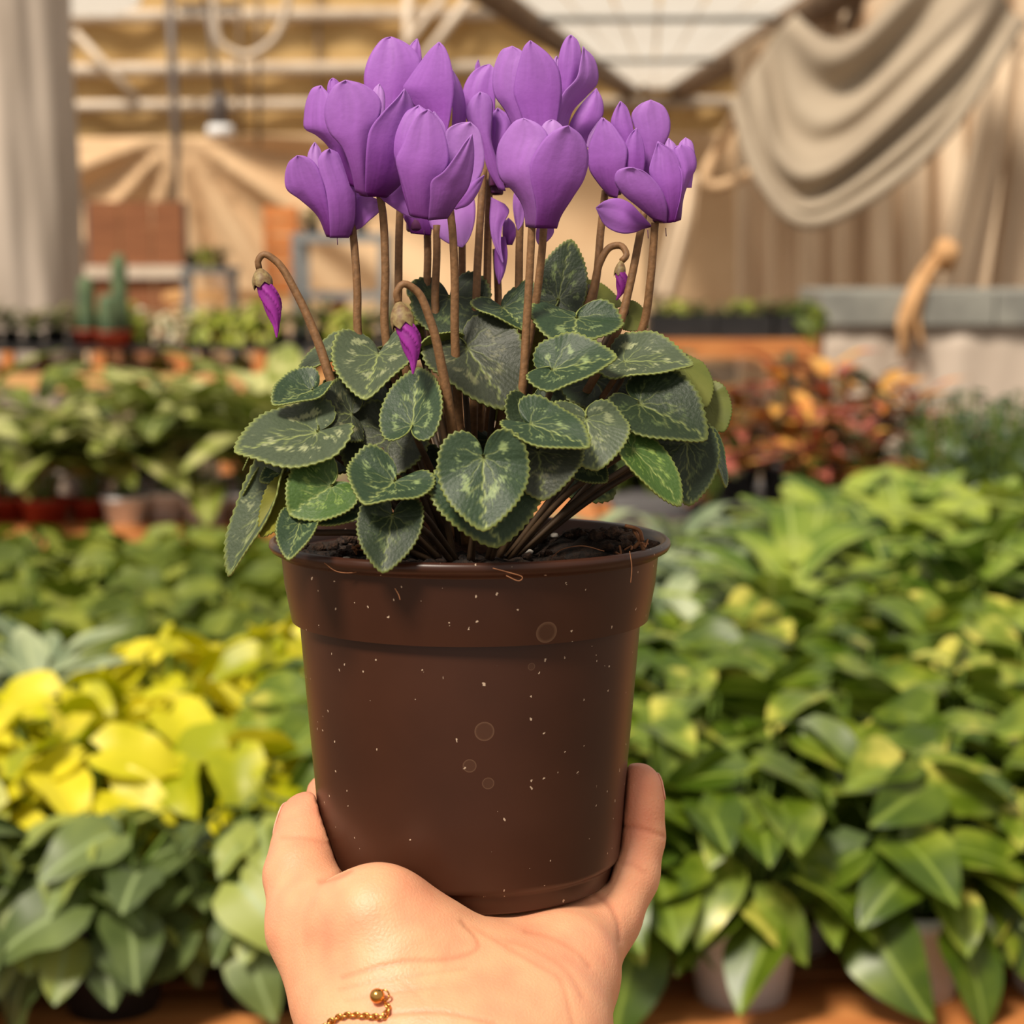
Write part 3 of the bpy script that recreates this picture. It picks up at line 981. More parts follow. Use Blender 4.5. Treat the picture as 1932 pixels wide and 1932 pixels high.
# ------------------------------------------------------------------ the potted cyclamen
D0 = 0.58
TL = math.radians(6.2)
AX = UP * math.cos(TL) - FWD * math.sin(TL)          # pot axis, pointing up
BKW = FWD * math.cos(TL) + UP * math.sin(TL)         # across the pot, away from the lens
RIMC = cp(887, 1018, D0)
POTH = 0.097
ROOT = RIMC - AX * POTH
cyc = empty('potted_cyclamen', ROOT)
tag(cyc, 'purple flowering cyclamen in a brown plastic pot held up by a hand', 'potted plant')
def L(p):
    return np.asarray(p) - ROOT
def potframe(r, a, s):
    """s: distance below the rim along the axis"""
    return RIMC + r * (math.cos(a) * RIGHT + math.sin(a) * BKW) - AX * s

def pot_material():
    m, nt, b, out = newmat('brown_pot_plastic')
    tc = N(nt, 'ShaderNodeTexCoord')
    n1 = N(nt, 'ShaderNodeTexNoise', inp={'Scale': 30.0, 'Detail': 4.0})
    nt.links.new(tc.outputs['Object'], n1.inputs['Vector'])
    r1 = ramp(nt, n1.outputs[0], [(0.3, srgb(54, 27, 15)), (0.7, srgb(63, 33, 19))])
    # dust specks: small voronoi dots, thinned out by noise
    vo = N(nt, 'ShaderNodeTexVoronoi', inp={'Scale': 560.0, 'Randomness': 1.0})
    mp = N(nt, 'ShaderNodeMapping')
    mp.inputs['Scale'].default_value = (1, 1, 0.7)
    n0 = N(nt, 'ShaderNodeTexNoise', inp={'Scale': 900.0, 'Detail': 1.0})
    nt.links.new(tc.outputs['Object'], n0.inputs['Vector'])
    mixv = N(nt, 'ShaderNodeVectorMath', operation='MULTIPLY_ADD')
    nt.links.new(n0.outputs['Color'], mixv.inputs[0])
    mixv.inputs[1].default_value = (0.0016, 0.0016, 0.0016)
    nt.links.new(tc.outputs['Object'], mixv.inputs[2])
    nt.links.new(mixv.outputs[0], mp.inputs[0])
    nt.links.new(mp.outputs[0], vo.inputs['Vector'])
    lt = N(nt, 'ShaderNodeMath', operation='LESS_THAN', inp={1: 0.16})
    nt.links.new(vo.outputs['Distance'], lt.inputs[0])
    sep = N(nt, 'ShaderNodeSeparateColor')
    nt.links.new(vo.outputs['Color'], sep.inputs[0])
    gt = N(nt, 'ShaderNodeMath', operation='GREATER_THAN', inp={1: 0.90})
    nt.links.new(sep.outputs[0], gt.inputs[0])
    mu = N(nt, 'ShaderNodeMath', operation='MULTIPLY')
    nt.links.new(lt.outputs[0], mu.inputs[0])
    nt.links.new(gt.outputs[0], mu.inputs[1])
    mc = N(nt, 'ShaderNodeMix', data_type='RGBA')
    nt.links.new(mu.outputs[0], mc.inputs[0])
    nt.links.new(r1.outputs[0], mc.inputs[6])
    mc.inputs[7].default_value = srgb(186, 164, 142)
    cur = mc.outputs[2]
    # dried water drops: faint rings
    for px, py, rad in ((1025, 1188, 0.0036), (914, 1380, 0.0026), (886, 1445, 0.0018), (921, 1478, 0.0016), (1003, 1258, 0.001)):
        c = L(pot_hit(px, py))
        di = N(nt, 'ShaderNodeVectorMath', operation='DISTANCE')
        nt.links.new(tc.outputs['Object'], di.inputs[0])
        di.inputs[1].default_value = tuple(c)
        mr = N(nt, 'ShaderNodeMapRange', inp={1: rad * 0.8, 2: rad, 3: 0.06, 4: 0.30})
        nt.links.new(di.outputs[1], mr.inputs[0])
        l2 = N(nt, 'ShaderNodeMath', operation='LESS_THAN', inp={1: rad})
        nt.links.new(di.outputs[1], l2.inputs[0])
        mm = N(nt, 'ShaderNodeMath', operation='MULTIPLY')
        nt.links.new(mr.outputs[0], mm.inputs[0])
        nt.links.new(l2.outputs[0], mm.inputs[1])
        m2 = N(nt, 'ShaderNodeMix', data_type='RGBA')
        nt.links.new(mm.outputs[0], m2.inputs[0])
        nt.links.new(cur, m2.inputs[6])
        m2.inputs[7].default_value = srgb(150, 118, 92)
        cur = m2.outputs[2]
    nt.links.new(cur, b.inputs['Base Color'])
    b.inputs['Roughness'].default_value = 0.36
    b.inputs['Specular IOR Level'].default_value = 0.4
    return m

def pot_r(s):
    prof = [(0.0, .0545), (0.006, .0528), (0.0125, .0516), (0.0165, .0500), (0.0185, .0490), (0.021, .0486), (0.0709, .0443), (0.0895, .0428), (0.0911, .0413), (POTH, .0402)]
    return float(np.interp(s, [a for a, _ in prof], [b for _, b in prof]))

def pot_hit(px, py):
    r = norm(ray(px, py))
    for t in np.linspace(0.48, 0.62, 1400):
        p = EYE + r * t
        q = p - RIMC
        s = -(q @ AX)
        rad = np.linalg.norm(q + AX * s)
        if 0 < s < POTH and rad <= pot_r(s):
            return p
    return RIMC

m_pot = pot_material()
prof = [(0.0, POTH - 0.004), (.034, POTH - 0.004), (.0365, POTH), (.0398, POTH), (.0404, POTH - .0008), (.0411, 0.0922), (.0415, .0912), (.0426, .0906), (.0430, .0892),
        (.0443, .0709), (.0463, .0475), (.0483, .0225), (.0486, .0172), (.0490, .0160), (.0499, .0140), (.0507, .0120), (.0513, .0102), (.0517, .0090), (.0519, .0082), (.0518, .0076), (.0523, .0068), (.0526, .0050),
        (.0530, .0040), (.0545, .0030), (.0560, .0022), (.0567, .0010), (.0565, -.0001), (.0557, -.0008), (.0545, -.0004), (.0537, .001), (.0532, .004), (.0524, .012), (.0505, .022)]
V, Fs = [], []
seg = 160
for r, s in prof:
    for k in range(seg):
        a = 2 * math.pi * k / seg
        V.append(L(potframe(r, a, s)))
for i in range(len(prof) - 1):
    for k in range(seg):
        a, b = i * seg + k, i * seg + (k + 1) % seg
        Fs.append((a, a + seg, b + seg, b))
pot = obj('pot', mesh_from('pot', V, Fs, [m_pot]), cyc)

# soil: lumpy disc with perlite and roots
m_soil = simple('dark_soil', srgb(26, 18, 13), srgb(58, 40, 28), 420, 0.95, 0.8)
V, Fs = [], []
nr, seg = 26, 110
def soil_h(x, y):
    n = noise.noise(Vector((x * 260, y * 260, 1.3))) * 0.0012 + noise.noise(Vector((x * 800, y * 800, 4))) * 0.0016
    heap = 0.0065 * max(0, 1 - ((x - 0.036) ** 2 + (y + 0.006) ** 2) / 0.0003) + 0.002 * max(0, 1 - (x * x + y * y) / 0.001)
    return n + heap
for i in range(nr + 1):
    r = 0.0531 * i / nr
    for k in range(seg):
        a = 2 * math.pi * k / seg
        x, y = r * math.cos(a), r * math.sin(a)
        V.append(L(RIMC + x * RIGHT + y * BKW + AX * (-0.0042 + soil_h(x, y) * (1 if i < nr else 0.2))))
for i in range(nr):
    for k in range(seg):
        a, b = i * seg + k, i * seg + (k + 1) % seg
        Fs.append((a, b, b + seg, a + seg))
soil = obj('soil', mesh_from('soil', V, Fs, [m_soil]), cyc)
def lump(name, c, r, mat, parent, sq=(1, 1, 1), n=10, amp=.25, seed=0):
    V, Fs = [], []
    for i in range(n + 1):
        th = math.pi * i / n
        for k in range(n * 2):
            ph = math.pi * k / n
            d = np.array([math.sin(th) * math.cos(ph), math.sin(th) * math.sin(ph), math.cos(th)])
            q = 1 + amp * noise.noise(Vector(d * 1.7) + Vector((seed * 3.1, 0, 0)))
            V.append(d * r * q * np.asarray(sq))
    for i in range(n):
        for k in range(n * 2):
            a, b = i * n * 2 + k, i * n * 2 + (k + 1) % (n * 2)
            Fs.append((a, a + n * 2, b + n * 2, b))
    return obj(name, mesh_from(name, V, Fs, [mat]), parent, tuple(map(float, c)))
m_perl = simple('perlite', srgb(206, 196, 182), srgb(226, 218, 206), 300, 0.9)
for i in range(9):
    px, py = ((1095, 1000), (1128, 1003), (1060, 1012), (1190, 1010), (690, 1030), (760, 1024), (1008, 1020), (1150, 995), (640, 1026))[i]
    x = (px - 887) / 378 * 0.052
    y = (0.012, 0.016, -0.004, 0.0, -0.018, -0.012, -0.010, 0.02, -0.014)[i]
    lump('perlite', L(RIMC + x * RIGHT + y * BKW + AX * (-0.003 + soil_h(x, y))), (.0019 if i == 0 else .0009), m_perl, soil, (1.3, 1, .8), 8, seed=i)
m_chunk = simple('peat_chunk', srgb(34, 22, 15), srgb(74, 50, 34), 500, 0.95, 0.6)
r2 = random.Random(5)
for i in range(100):
    a = r2.uniform(-0.9, 0.9) if i < 76 else r2.uniform(2.4, 4.2)
    rr = r2.uniform(0.024, 0.051)
    x, y = rr * math.cos(a), rr * math.sin(a)
    lump('peat_chunk', L(RIMC + x * RIGHT + y * BKW + AX * (-0.0035 + soil_h(x, y))), r2.uniform(.001, .0028), m_chunk, soil, (1, 1, .8), 7, .6, i)
m_root = simple('fine_root', srgb(120, 74, 44), srgb(160, 108, 70), 300, 0.8)
def fibre(pts, d, r, name='root'):
    P = [L(cp(x, y, d + 0.29 + dz)) for x, y, dz in pts]
    v, f = tube_data(catmull(P, 18), r, 5)
    obj(name, mesh_from(name, v, f, [m_root]), soil)
for pts in ([(1196, 1000, 0), (1206, 1018, -.002), (1213, 1035, -.004), (1218, 1058, -.005)], [(1180, 992, 0), (1205, 1000, -.002), (1212, 1020, -.004)], [(1212, 1018, -.002), (1200, 1030, -.003), (1188, 1042, -.002)]):
    fibre(pts, 0.262 + .012, .0006)
fibre([(1040, 1052, 0), (1062, 1036, -.001), (1100, 1030, -.001), (1140, 1040, -.001)], 0.252, .00012)
fibre([(612, 1062, 0), (635, 1078, -.001), (668, 1080, -.002), (700, 1066, -.001)], 0.246, .00014)
fibre([(930, 1072, 0), (960, 1080, -.001), (985, 1088, -.001), (978, 1096, -.001), (955, 1086, 0)], 0.232, .00012)
fibre([(1188, 1040, 0), (1192, 1070, -.001), (1190, 1100, -.001)], 0.253, .00012)
fibre([(745, 1110, 0), (752, 1122, 0), (755, 1132, 0)], 0.2355, .00014)
for i in range(9):
    x = r2.uniform(600, 700) if i < 5 else r2.uniform(1160, 1225)
    y = r2.uniform(1022, 1050)
    fibre([(x, y, 0), (x + r2.uniform(-10, 10), y + r2.uniform(-12, 4), .001), (x + r2.uniform(-18, 18), y + r2.uniform(-14, 10), .002)], 0.262, .0003)

# ---- leaves
m_leaf = col_mat('cyclamen_leaf', 0.5, 0.12, 0.18, 1100.0, spec=0.38)
m_under = simple('leaf_underside', srgb(98, 108, 44), srgb(128, 130, 56), 60, 0.55, trans=0.3)
m_under_lit = simple('backlit_leaf_underside', srgb(124, 124, 34), srgb(150, 146, 46), 60, 0.55, trans=0.3)  # yellower copy for one leaf, light shining through it put into the colour
HEART = [(0.0, 0.0), (-0.10, 0.018), (-0.21, 0.075), (-0.285, 0.19), (-0.285, 0.34), (-0.20, 0.485), (-0.02, 0.575), (0.20, 0.595), (0.43, 0.54), (0.66, 0.41), (0.84, 0.235), (0.95, 0.095), (1.0, 0.0)]
_side = catmull(HEART, 61)
def heart_outline(teeth):
    s = _side
    k = np.arange(len(s))
    # arc-length for even teeth
    d = np.concatenate([[0], np.cumsum(np.linalg.norm(np.diff(s, axis=0), axis=1))])
    d /= d[-1]
    q = np.linspace(0.0, 1.0, 97)
    s = np.stack([np.interp(q, d, s[:, 0]), np.interp(q, d, s[:, 1])], 1)
    c = np.array([0.25, 0.0])
    amp = teeth * (0.5 + 0.5 * np.cos(q * 96 / 4.0 * 2 * math.pi)) * np.clip((q - 0.10) * 8, 0, 1) * np.clip((1 - q) * 14, 0, 1)
    dirn = (s - c) / np.linalg.norm(s - c, axis=1)[:, None]
    s = s + dirn * amp[:, None]
    other = s[1:-1][::-1] * [1, -1]
    return np.vstack([s, other])
OUT = heart_outline(0.03)

def leaf(A, T, w, n, fold=0.2, droop=0.15, wave=0.03, tone=0, seed=0, stalk=True, lobe=0.12, sil=1.0):
    """A, T = (px, py, dz cm): stalk joint and tip. w: full width in px at that distance.
    n: facing direction (right, up, toward lens)."""
    a3 = cp(A[0], A[1], D0 + A[2] / 100)
    t3 = cp(T[0], T[1], D0 + T[2] / 100)
    e1 = t3 - a3
    ln = np.linalg.norm(e1)
    e1 = e1 / ln
    nv = n[0] * RIGHT + n[1] * UP - n[2] * FWD
    e3 = norm(nv - e1 * (nv @ e1))
    e2 = np.cross(e3, e1)
    W = w * (D0 + (A[2] + T[2]) / 200) / F
    rr = random.Random(seed)
    rings = 20
    K = len(OUT)
    c = np.array([0.03, 0.0])
    ts = (np.arange(rings + 1) / rings) ** 0.85
    U = c + ts[:, None, None] * (OUT - c)[None]           # rings x K x 2
    x = U[..., 0]
    y = U[..., 1] / 1.17                                  # -0.5 .. 0.5 across
    tt = np.broadcast_to(ts[:, None], x.shape)
    ay = np.abs(y)
    ph = [rr.uniform(0, 6.28) for _ in range(6)]
    ang = np.arctan2(y * 1.17, x - 0.0)
    z = fold * W * (np.sqrt(y * y + 0.003) - 0.055) - droop * ln * np.clip(x, 0, 2) ** 2 + lobe * ln * np.where(x < 0.05, -(x - 0.05), 0) \
        + wave * W * tt ** 1.6 * (0.7 * np.sin(ang * 3 + ph[0]) + 0.25 * np.sin(ang * 6 + ph[1]) + .6 * np.sin(ang * 2 + ph[2]))
    # veins: palmate from the joint
    vein = np.zeros_like(x)
    rad = np.hypot(x, y * 1.17)
    for a0, cur, wd in ((0, 0, 0.013), (0.55, 0.25, 0.008), (-0.55, -0.25, 0.008), (1.15, 0.30, 0.008), (-1.15, -0.30, 0.008), (1.9, 0.15, 0.007), (-1.9, -0.15, 0.007)):
        da = (ang - (a0 - cur * rad * 0.9 + 0.05 * np.sin(rad * 30 + seed + a0 * 4))) * rad
        lim = np.clip((0.66 + 0.1 * math.sin(seed * 3 + a0 * 5) - tt) * 6, 0, 1) if a0 else 1.0
        vein = np.maximum(vein, np.exp(-(da / wd) ** 2) * lim * (1.0 if a0 == 0 else 0.5))
    # side branches off the midrib
    for xb in (0.34, 0.55):
        for sgn in (1, -1):
            da = (x - xb) * 0.75 - np.abs(y) * 0.75
            vein = np.maximum(vein, 0.6 * np.exp(-(da / 0.010) ** 2) * (np.sign(y) == sgn) * np.clip((0.72 - tt) * 6, 0, 1) * (ay > 0.01))
    z = z - 0.006 * W * vein
    # silver marks: broken band half way out, following noise
    nz = np.zeros_like(x); nf = np.zeros_like(x)
    for i in range(x.shape[0]):
        for k in range(0, K):
            px_, py_ = x[i, k] * 9 + seed * 7.3, y[i, k] * 9
            nz[i, k] = noise.noise(Vector((px_, py_, seed * 1.7)))
            nf[i, k] = noise.noise(Vector((px_ * 3.7, py_ * 3.7, 5.0)))
    band = np.exp(-((tt - 0.55) / 0.17) ** 2)
    mark = np.clip((band * 0.75 + 1.0 * nz + 0.7 * nf - 0.78) * 3.0, 0, 1) * sil * 0.85
    edge = np.clip((tt - 0.93) * 14, 0, 1)
    mist = np.clip(0.35 + 0.9 * nf, 0, 1) * (0.5 + 0.5 * nz)
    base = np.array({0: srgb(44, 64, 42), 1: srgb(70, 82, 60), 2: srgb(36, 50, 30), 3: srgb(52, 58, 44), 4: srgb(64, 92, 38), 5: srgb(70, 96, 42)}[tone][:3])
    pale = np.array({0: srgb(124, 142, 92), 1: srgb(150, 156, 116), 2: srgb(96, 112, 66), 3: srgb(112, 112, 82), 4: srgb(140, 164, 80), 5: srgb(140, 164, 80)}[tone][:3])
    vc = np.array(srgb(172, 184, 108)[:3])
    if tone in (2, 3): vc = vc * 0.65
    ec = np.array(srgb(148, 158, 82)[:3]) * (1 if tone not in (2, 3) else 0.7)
    C = base * (0.85 + 0.3 * (0.5 + 0.5 * nf))[..., None] + (pale - base) * (0.12 * mist)[..., None]
    C = C + (pale - C) * mark[..., None]
    C = C + (vc - C) * (vein * (0.62 + 0.25 * nf))[..., None]
    C = C + (ec - C) * (edge * 0.75)[..., None]
    P = L(a3) + (x * ln)[..., None] * e1 + (y * W)[..., None] * e2 + z[..., None] * e3
    V = P.reshape(-1, 3)
    Fs = []
    for i in range(rings):
        for k in range(K):
            k2 = (k + 1) % K
            Fs.append((i * K + k, (i + 1) * K + k, (i + 1) * K + k2, i * K + k2))
    me = mesh_from('leaf', V, Fs, [m_leaf, m_under_lit if tone == 5 else m_under], True, C.reshape(-1, 3))
    o = obj('leaf', me, cyc)
    # make sure the upper side faces e3
    nn = np.zeros(len(me.polygons) * 3); me.polygons.foreach_get('normal', nn)
    if (nn.reshape(-1, 3) @ e3).mean() < 0:
        me.flip_normals()
    sd = o.modifiers.new('thickness', 'SOLIDIFY')
    sd.thickness = 0.00045
    sd.offset = -1
    sd.material_offset = 1
    if stalk:
        bx = 887 + (A[0] - 887) * 0.22 + rr.uniform(-12, 12)
        bz = max(-2.2, min(2.2, A[2] * 0.4))
        b3 = RIMC + (bx - 887) * D0 / F * RIGHT + bz / 100 * BKW - AX * 0.004
        m1 = b3 * 0.45 + a3 * 0.55 + AX * 0.004 - e3 * 0.003
        end = a3 - e3 * 0.0006
        v, f = tube_data(chordpath([L(b3), L(m1), L(end - e3 * 0.003 - e1 * .001), L(end)], 16), [0.0009] * 16, 7)
        obj('leaf_stalk', mesh_from('leaf_stalk', v, f, [m_stalk]), cyc)
    return o

m_stalk = simple('leaf_stalk', srgb(54, 38, 22), srgb(74, 54, 32), 200, 0.6)  # brown darkened, shade under the crown put into the colour
UPF = (0, .75, .66)
LEAVES = [
 # A, T, width px, facing, fold, droop, tone, sil
 ((714, 668, -1.5), (688, 737, -3.4), 150, (-.1, .8, .6), .35, .10, 1, 1.0),
 ((650, 662, -0.2), (546, 706, -0.8), 130, (-.3, .85, .4), .20, .15, 1, .5),
 ((590, 736, -2.6), (513, 764, -3.2), 95, (-.15, .75, .65), .55, .05, 0, .8),
 ((600, 815, -3.4), (441, 850, -4.2), 190, (-.1, .80, .6), .15, .10, 1, 1.3),
 ((664, 782, -2.6), (604, 770, -3.0), 150, (-.25, .55, .8), .10, .02, 3, 1.0),
 ((778, 803, -4.2), (788, 690, -3.2), 112, (-.25, .15, 1), .25, -.02, 0, 1.0),
 ((740, 818, -2.6), (655, 880, -3.4), 170, (-.1, .6, .8), .1, .1, 3, .3),
 ((744, 908, -4.9), (687, 955, -6.0), 158, (.05, .72, .7), .45, .05, 0, 1.2),
 ((626, 916, -4.2), (546, 972, -4.7), 135, (-.3, .25, 1), .35, .06, 4, .7),
 ((562, 876, -3.2), (488, 899, -3.6), 70, (-.2, .75, .6), .1, .1, 0, 1.0),
 ((530, 862, -2.6), (449, 927, -3.0), 62, (-.75, .55, -.25), .1, .1, 2, .5),
 ((500, 846, -1.6), (452, 882, -1.8), 50, (-.7, .5, -.3), .1, .1, 2, .5),
 ((524, 918, -3.4), (424, 1085, -3.4), 110, (-.75, .25, .62), .55, .03, 1, .8),
 ((560, 924, -3.8), (489, 1010, -4.1), 84, (.45, -.15, -.9), -.3, -.1, 5, .5),
 ((566, 985, -4.6), (544, 1052, -5.6), 72, (-.15, .2, 1), .30, .02, 0, .9),
 ((680, 945, -4.2), (588, 982, -4.6), 80, (-.1, .7, .7), .2, .1, 0, .6),
 ((740, 972, -5.2), (721, 1078, -6.0), 116, (-.1, .12, 1), .25, .03, 2, .5),
 ((912, 862, -5.9), (912, 1003, -6.6), 160, (0, .2, 1), .15, .06, 0, 1.2),
 ((915, 900, -5.0), (938, 1028, -5.6), 200, (.05, .25, 1), .15, .06, 0, .9),
 ((1016, 852, -5.2), (1028, 936, -5.8), 150, (.1, .5, .9), .25, .08, 3, .8),
 ((1000, 800, -5.2), (1113, 836, -6.0), 125, (.05, .75, .65), .22, .06, 0, 1.1),
 ((1105, 790, -4.4), (1130, 882, -5.2), 145, (.25, .45, .85), .15, .10, 1, .7),
 ((1192, 846, -4.2), (1294, 944, -4.6), 92, (.45, .5, .75), .2, .10, 4, .9),
 ((1296, 832, -3.0), (1302, 955, -3.2), 112, (.2, .1, 1), .1, .03, 2, .5),
 ((1338, 832, -1.8), (1378, 916, -2.2), 70, (.80, .45, .35), .2, .08, 0, .6),
 ((1326, 748, -.6), (1368, 812, -1.0), 84, (-.3, -.1, -1), -.1, -.1, 2, .5),
 ((1206, 762, -3.2), (1338, 815, -3.8), 175, (.1, .68, .7), .20, .05, 2, .5),
 ((1285, 690, -1.0), (1338, 762, -1.6), 90, (-.6, .1, -.8), -.1, -.1, 2, .5),
 ((1178, 682, -2.2), (1305, 674, -3.0), 150, (.1, .8, .6), .15, .08, 1, 1.3),
 ((1042, 698, -3.4), (1164, 671, -3.9), 140, (-.05, .75, .68), .25, .03, 0, 1.2),
 ((1088, 600, -1.6), (1078, 648, -2.9), 165, (.05, .85, .5), .20, .12, 0, .9),
 ((1053, 566, .2), (1078, 453, .6), 92, (-.1, .0, 1), .1, .0, 2, 1.6),
 ((1108, 556, 1.0), (1174, 574, 1.2), 62, (.1, -.5, -.8), -.1, -.1, 2, .5),
 ((1180, 592, .2), (1222, 618, .2), 56, (.3, -.5, -.8), -.1, -.1, 2, .5),
 ((948, 580, -.6), (992, 612, -1.6), 120, (.0, .75, .66), .45, .05, 0, .6),
 ((848, 560, .8), (872, 645, -.6), 140, (-.1, .7, .7), .2, .1, 2, .6),
 ((880, 655, -1.6), (962, 758, -2.8), 175, (.05, .6, .8), .15, .08, 3, .8),
 ((795, 668, -1.6), (868, 620, -1.4), 76, (-.2, .85, -.25), .1, .1, 0, .6),
 ((792, 552, 1.6), (784, 527, 1.8), 44, (0, .4, .9), .2, .1, 0, .6),
 ((880, 548, 1.8), (892, 525, 1.9), 40, (.2, .2, -.9), .1, .0, 2, .6),
 ((1092, 868, -3.8), (1146, 908, -4.2), 66, (.2, .3, .9), .1, .1, 2, .5),
 # further round the back and inside, to close the crown
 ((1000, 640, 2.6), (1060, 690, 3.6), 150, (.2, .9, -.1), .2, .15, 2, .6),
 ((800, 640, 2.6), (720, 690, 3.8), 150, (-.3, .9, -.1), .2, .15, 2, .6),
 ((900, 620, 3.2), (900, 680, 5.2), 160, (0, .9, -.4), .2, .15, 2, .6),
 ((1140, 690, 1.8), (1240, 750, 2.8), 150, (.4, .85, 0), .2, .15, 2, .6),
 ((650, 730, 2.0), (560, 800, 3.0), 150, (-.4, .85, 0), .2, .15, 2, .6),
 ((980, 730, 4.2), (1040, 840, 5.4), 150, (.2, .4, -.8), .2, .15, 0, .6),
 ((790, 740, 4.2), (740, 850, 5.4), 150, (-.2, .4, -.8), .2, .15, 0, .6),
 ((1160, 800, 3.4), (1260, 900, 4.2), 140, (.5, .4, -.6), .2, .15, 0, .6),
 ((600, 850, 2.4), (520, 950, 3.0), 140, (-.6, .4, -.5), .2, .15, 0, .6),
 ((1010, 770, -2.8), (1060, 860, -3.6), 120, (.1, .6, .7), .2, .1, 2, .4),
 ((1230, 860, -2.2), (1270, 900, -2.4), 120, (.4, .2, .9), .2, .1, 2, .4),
 ((1120, 715, -.4), (1185, 800, -1.2), 160, (.2, .5, .8), .2, .1, 2, .4),  # this and next two: dark leaves added to deepen shade inside the crown
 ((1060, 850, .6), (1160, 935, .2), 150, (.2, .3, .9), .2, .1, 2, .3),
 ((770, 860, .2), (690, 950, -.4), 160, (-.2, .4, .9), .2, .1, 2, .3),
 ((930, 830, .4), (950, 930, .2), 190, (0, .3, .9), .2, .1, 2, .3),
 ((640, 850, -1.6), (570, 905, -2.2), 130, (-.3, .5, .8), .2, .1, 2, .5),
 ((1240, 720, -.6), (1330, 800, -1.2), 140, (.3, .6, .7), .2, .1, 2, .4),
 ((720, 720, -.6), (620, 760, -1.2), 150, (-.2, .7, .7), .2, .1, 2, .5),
]
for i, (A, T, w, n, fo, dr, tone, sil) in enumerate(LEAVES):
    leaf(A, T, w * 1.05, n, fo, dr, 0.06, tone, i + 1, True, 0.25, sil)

# corm and bare stalks in the dark heart of the plant
lump('corm', L(RIMC - AX * 0.004), 0.013, simple('corm_skin', srgb(62, 40, 28), srgb(88, 60, 42), 200, .9, .5), cyc, (1.1, 1, .45), 14)
for i in range(12):
    a = r2.uniform(0, 6.28)
    q = r2.uniform(.004, .011)
    e = r2.uniform(.020, .038)
    b3 = RIMC + q * (math.cos(a) * RIGHT + math.sin(a) * BKW) - AX * .002
    e3_ = RIMC + e * (math.cos(a + r2.uniform(-.4, .4)) * RIGHT + math.sin(a) * BKW) + AX * r2.uniform(.015, .035)
    v, f = tube_data(catmull([L(b3), L((b3 + e3_) / 2 + AX * .006), L(e3_)], 10), .0011, 6)
    obj('leaf_stalk', mesh_from('leaf_stalk', v, f, [m_stalk]), cyc)

# ---- flowers
m_petal = col_mat('purple_petal', 0.55, 0.28, 0.12, 500.0, spec=0.3)
m_cup = simple('flower_cup', srgb(74, 20, 72), srgb(96, 34, 84), 200, 0.6)
m_stem = simple('flower_stem', srgb(108, 76, 44), srgb(132, 94, 58), 700, 0.65, 0.08)
P_BASE, P_MID, P_TIP, P_EDGE = [np.array(srgb(*c)[:3]) for c in ((96, 0, 108), (172, 96, 202), (190, 132, 220), (170, 112, 206))]

def cup_part(c, r, h, parent_name='flower', axis=None):
    """the short tube the petals grow from; c = (px, py, dz) of its mouth, opening downward"""
    c3 = cp(c[0], c[1], D0 + c[2] / 100)
    ax = norm(axis) if axis is not None else UP
    u = norm(np.cross(ax, FWD)); w = np.cross(ax, u)
    prof_ = [(0.55, 0.02), (0.9, -0.02), (1.0, 0.06), (1.02, 0.3), (0.95, 0.7), (0.8, 1.0), (0.3, 1.15), (0.02, 1.2)]
    V, Fs = [], []
    sg = 20
    for rr, zz in prof_:
        for k in range(sg):
            a = 2 * math.pi * k / sg
            q = rr * (1 + 0.05 * math.cos(5 * a))
            V.append(L(c3 + r * q * (math.cos(a) * u + math.sin(a) * w) + ax * h * zz))
    for i in range(len(prof_) - 1):
        for k in range(sg):
            a, b = i * sg + k, i * sg + (k + 1) % sg
            Fs.append((a, b, b + sg, a + sg))
    return obj('flower', mesh_from('flower', V, Fs, [m_cup]), cyc)

def stem(pts, r=0.00115, name='flower_stem', root=True):
    """pts px,py,dz from top to bottom; goes on to the corm"""
    P = [cp(x, y, D0 + z / 100) for x, y, z in pts]
    if root:
        x, y, z = pts[-1]
        bx = 887 + (x - 887) * 0.16
        P.append(RIMC + (bx - 887) * D0 / F * RIGHT + max(-1, min(1, z * .3)) / 100 * BKW + AX * 0.000)
    q = chordpath([L(p) for p in P], 40)
    rad = [r * (0.95 + 0.25 * i / 39) for i in range(40)]
    v, f = tube_data(q, rad, 10)
    return obj(name, mesh_from(name, v, f, [m_stem]), cyc)

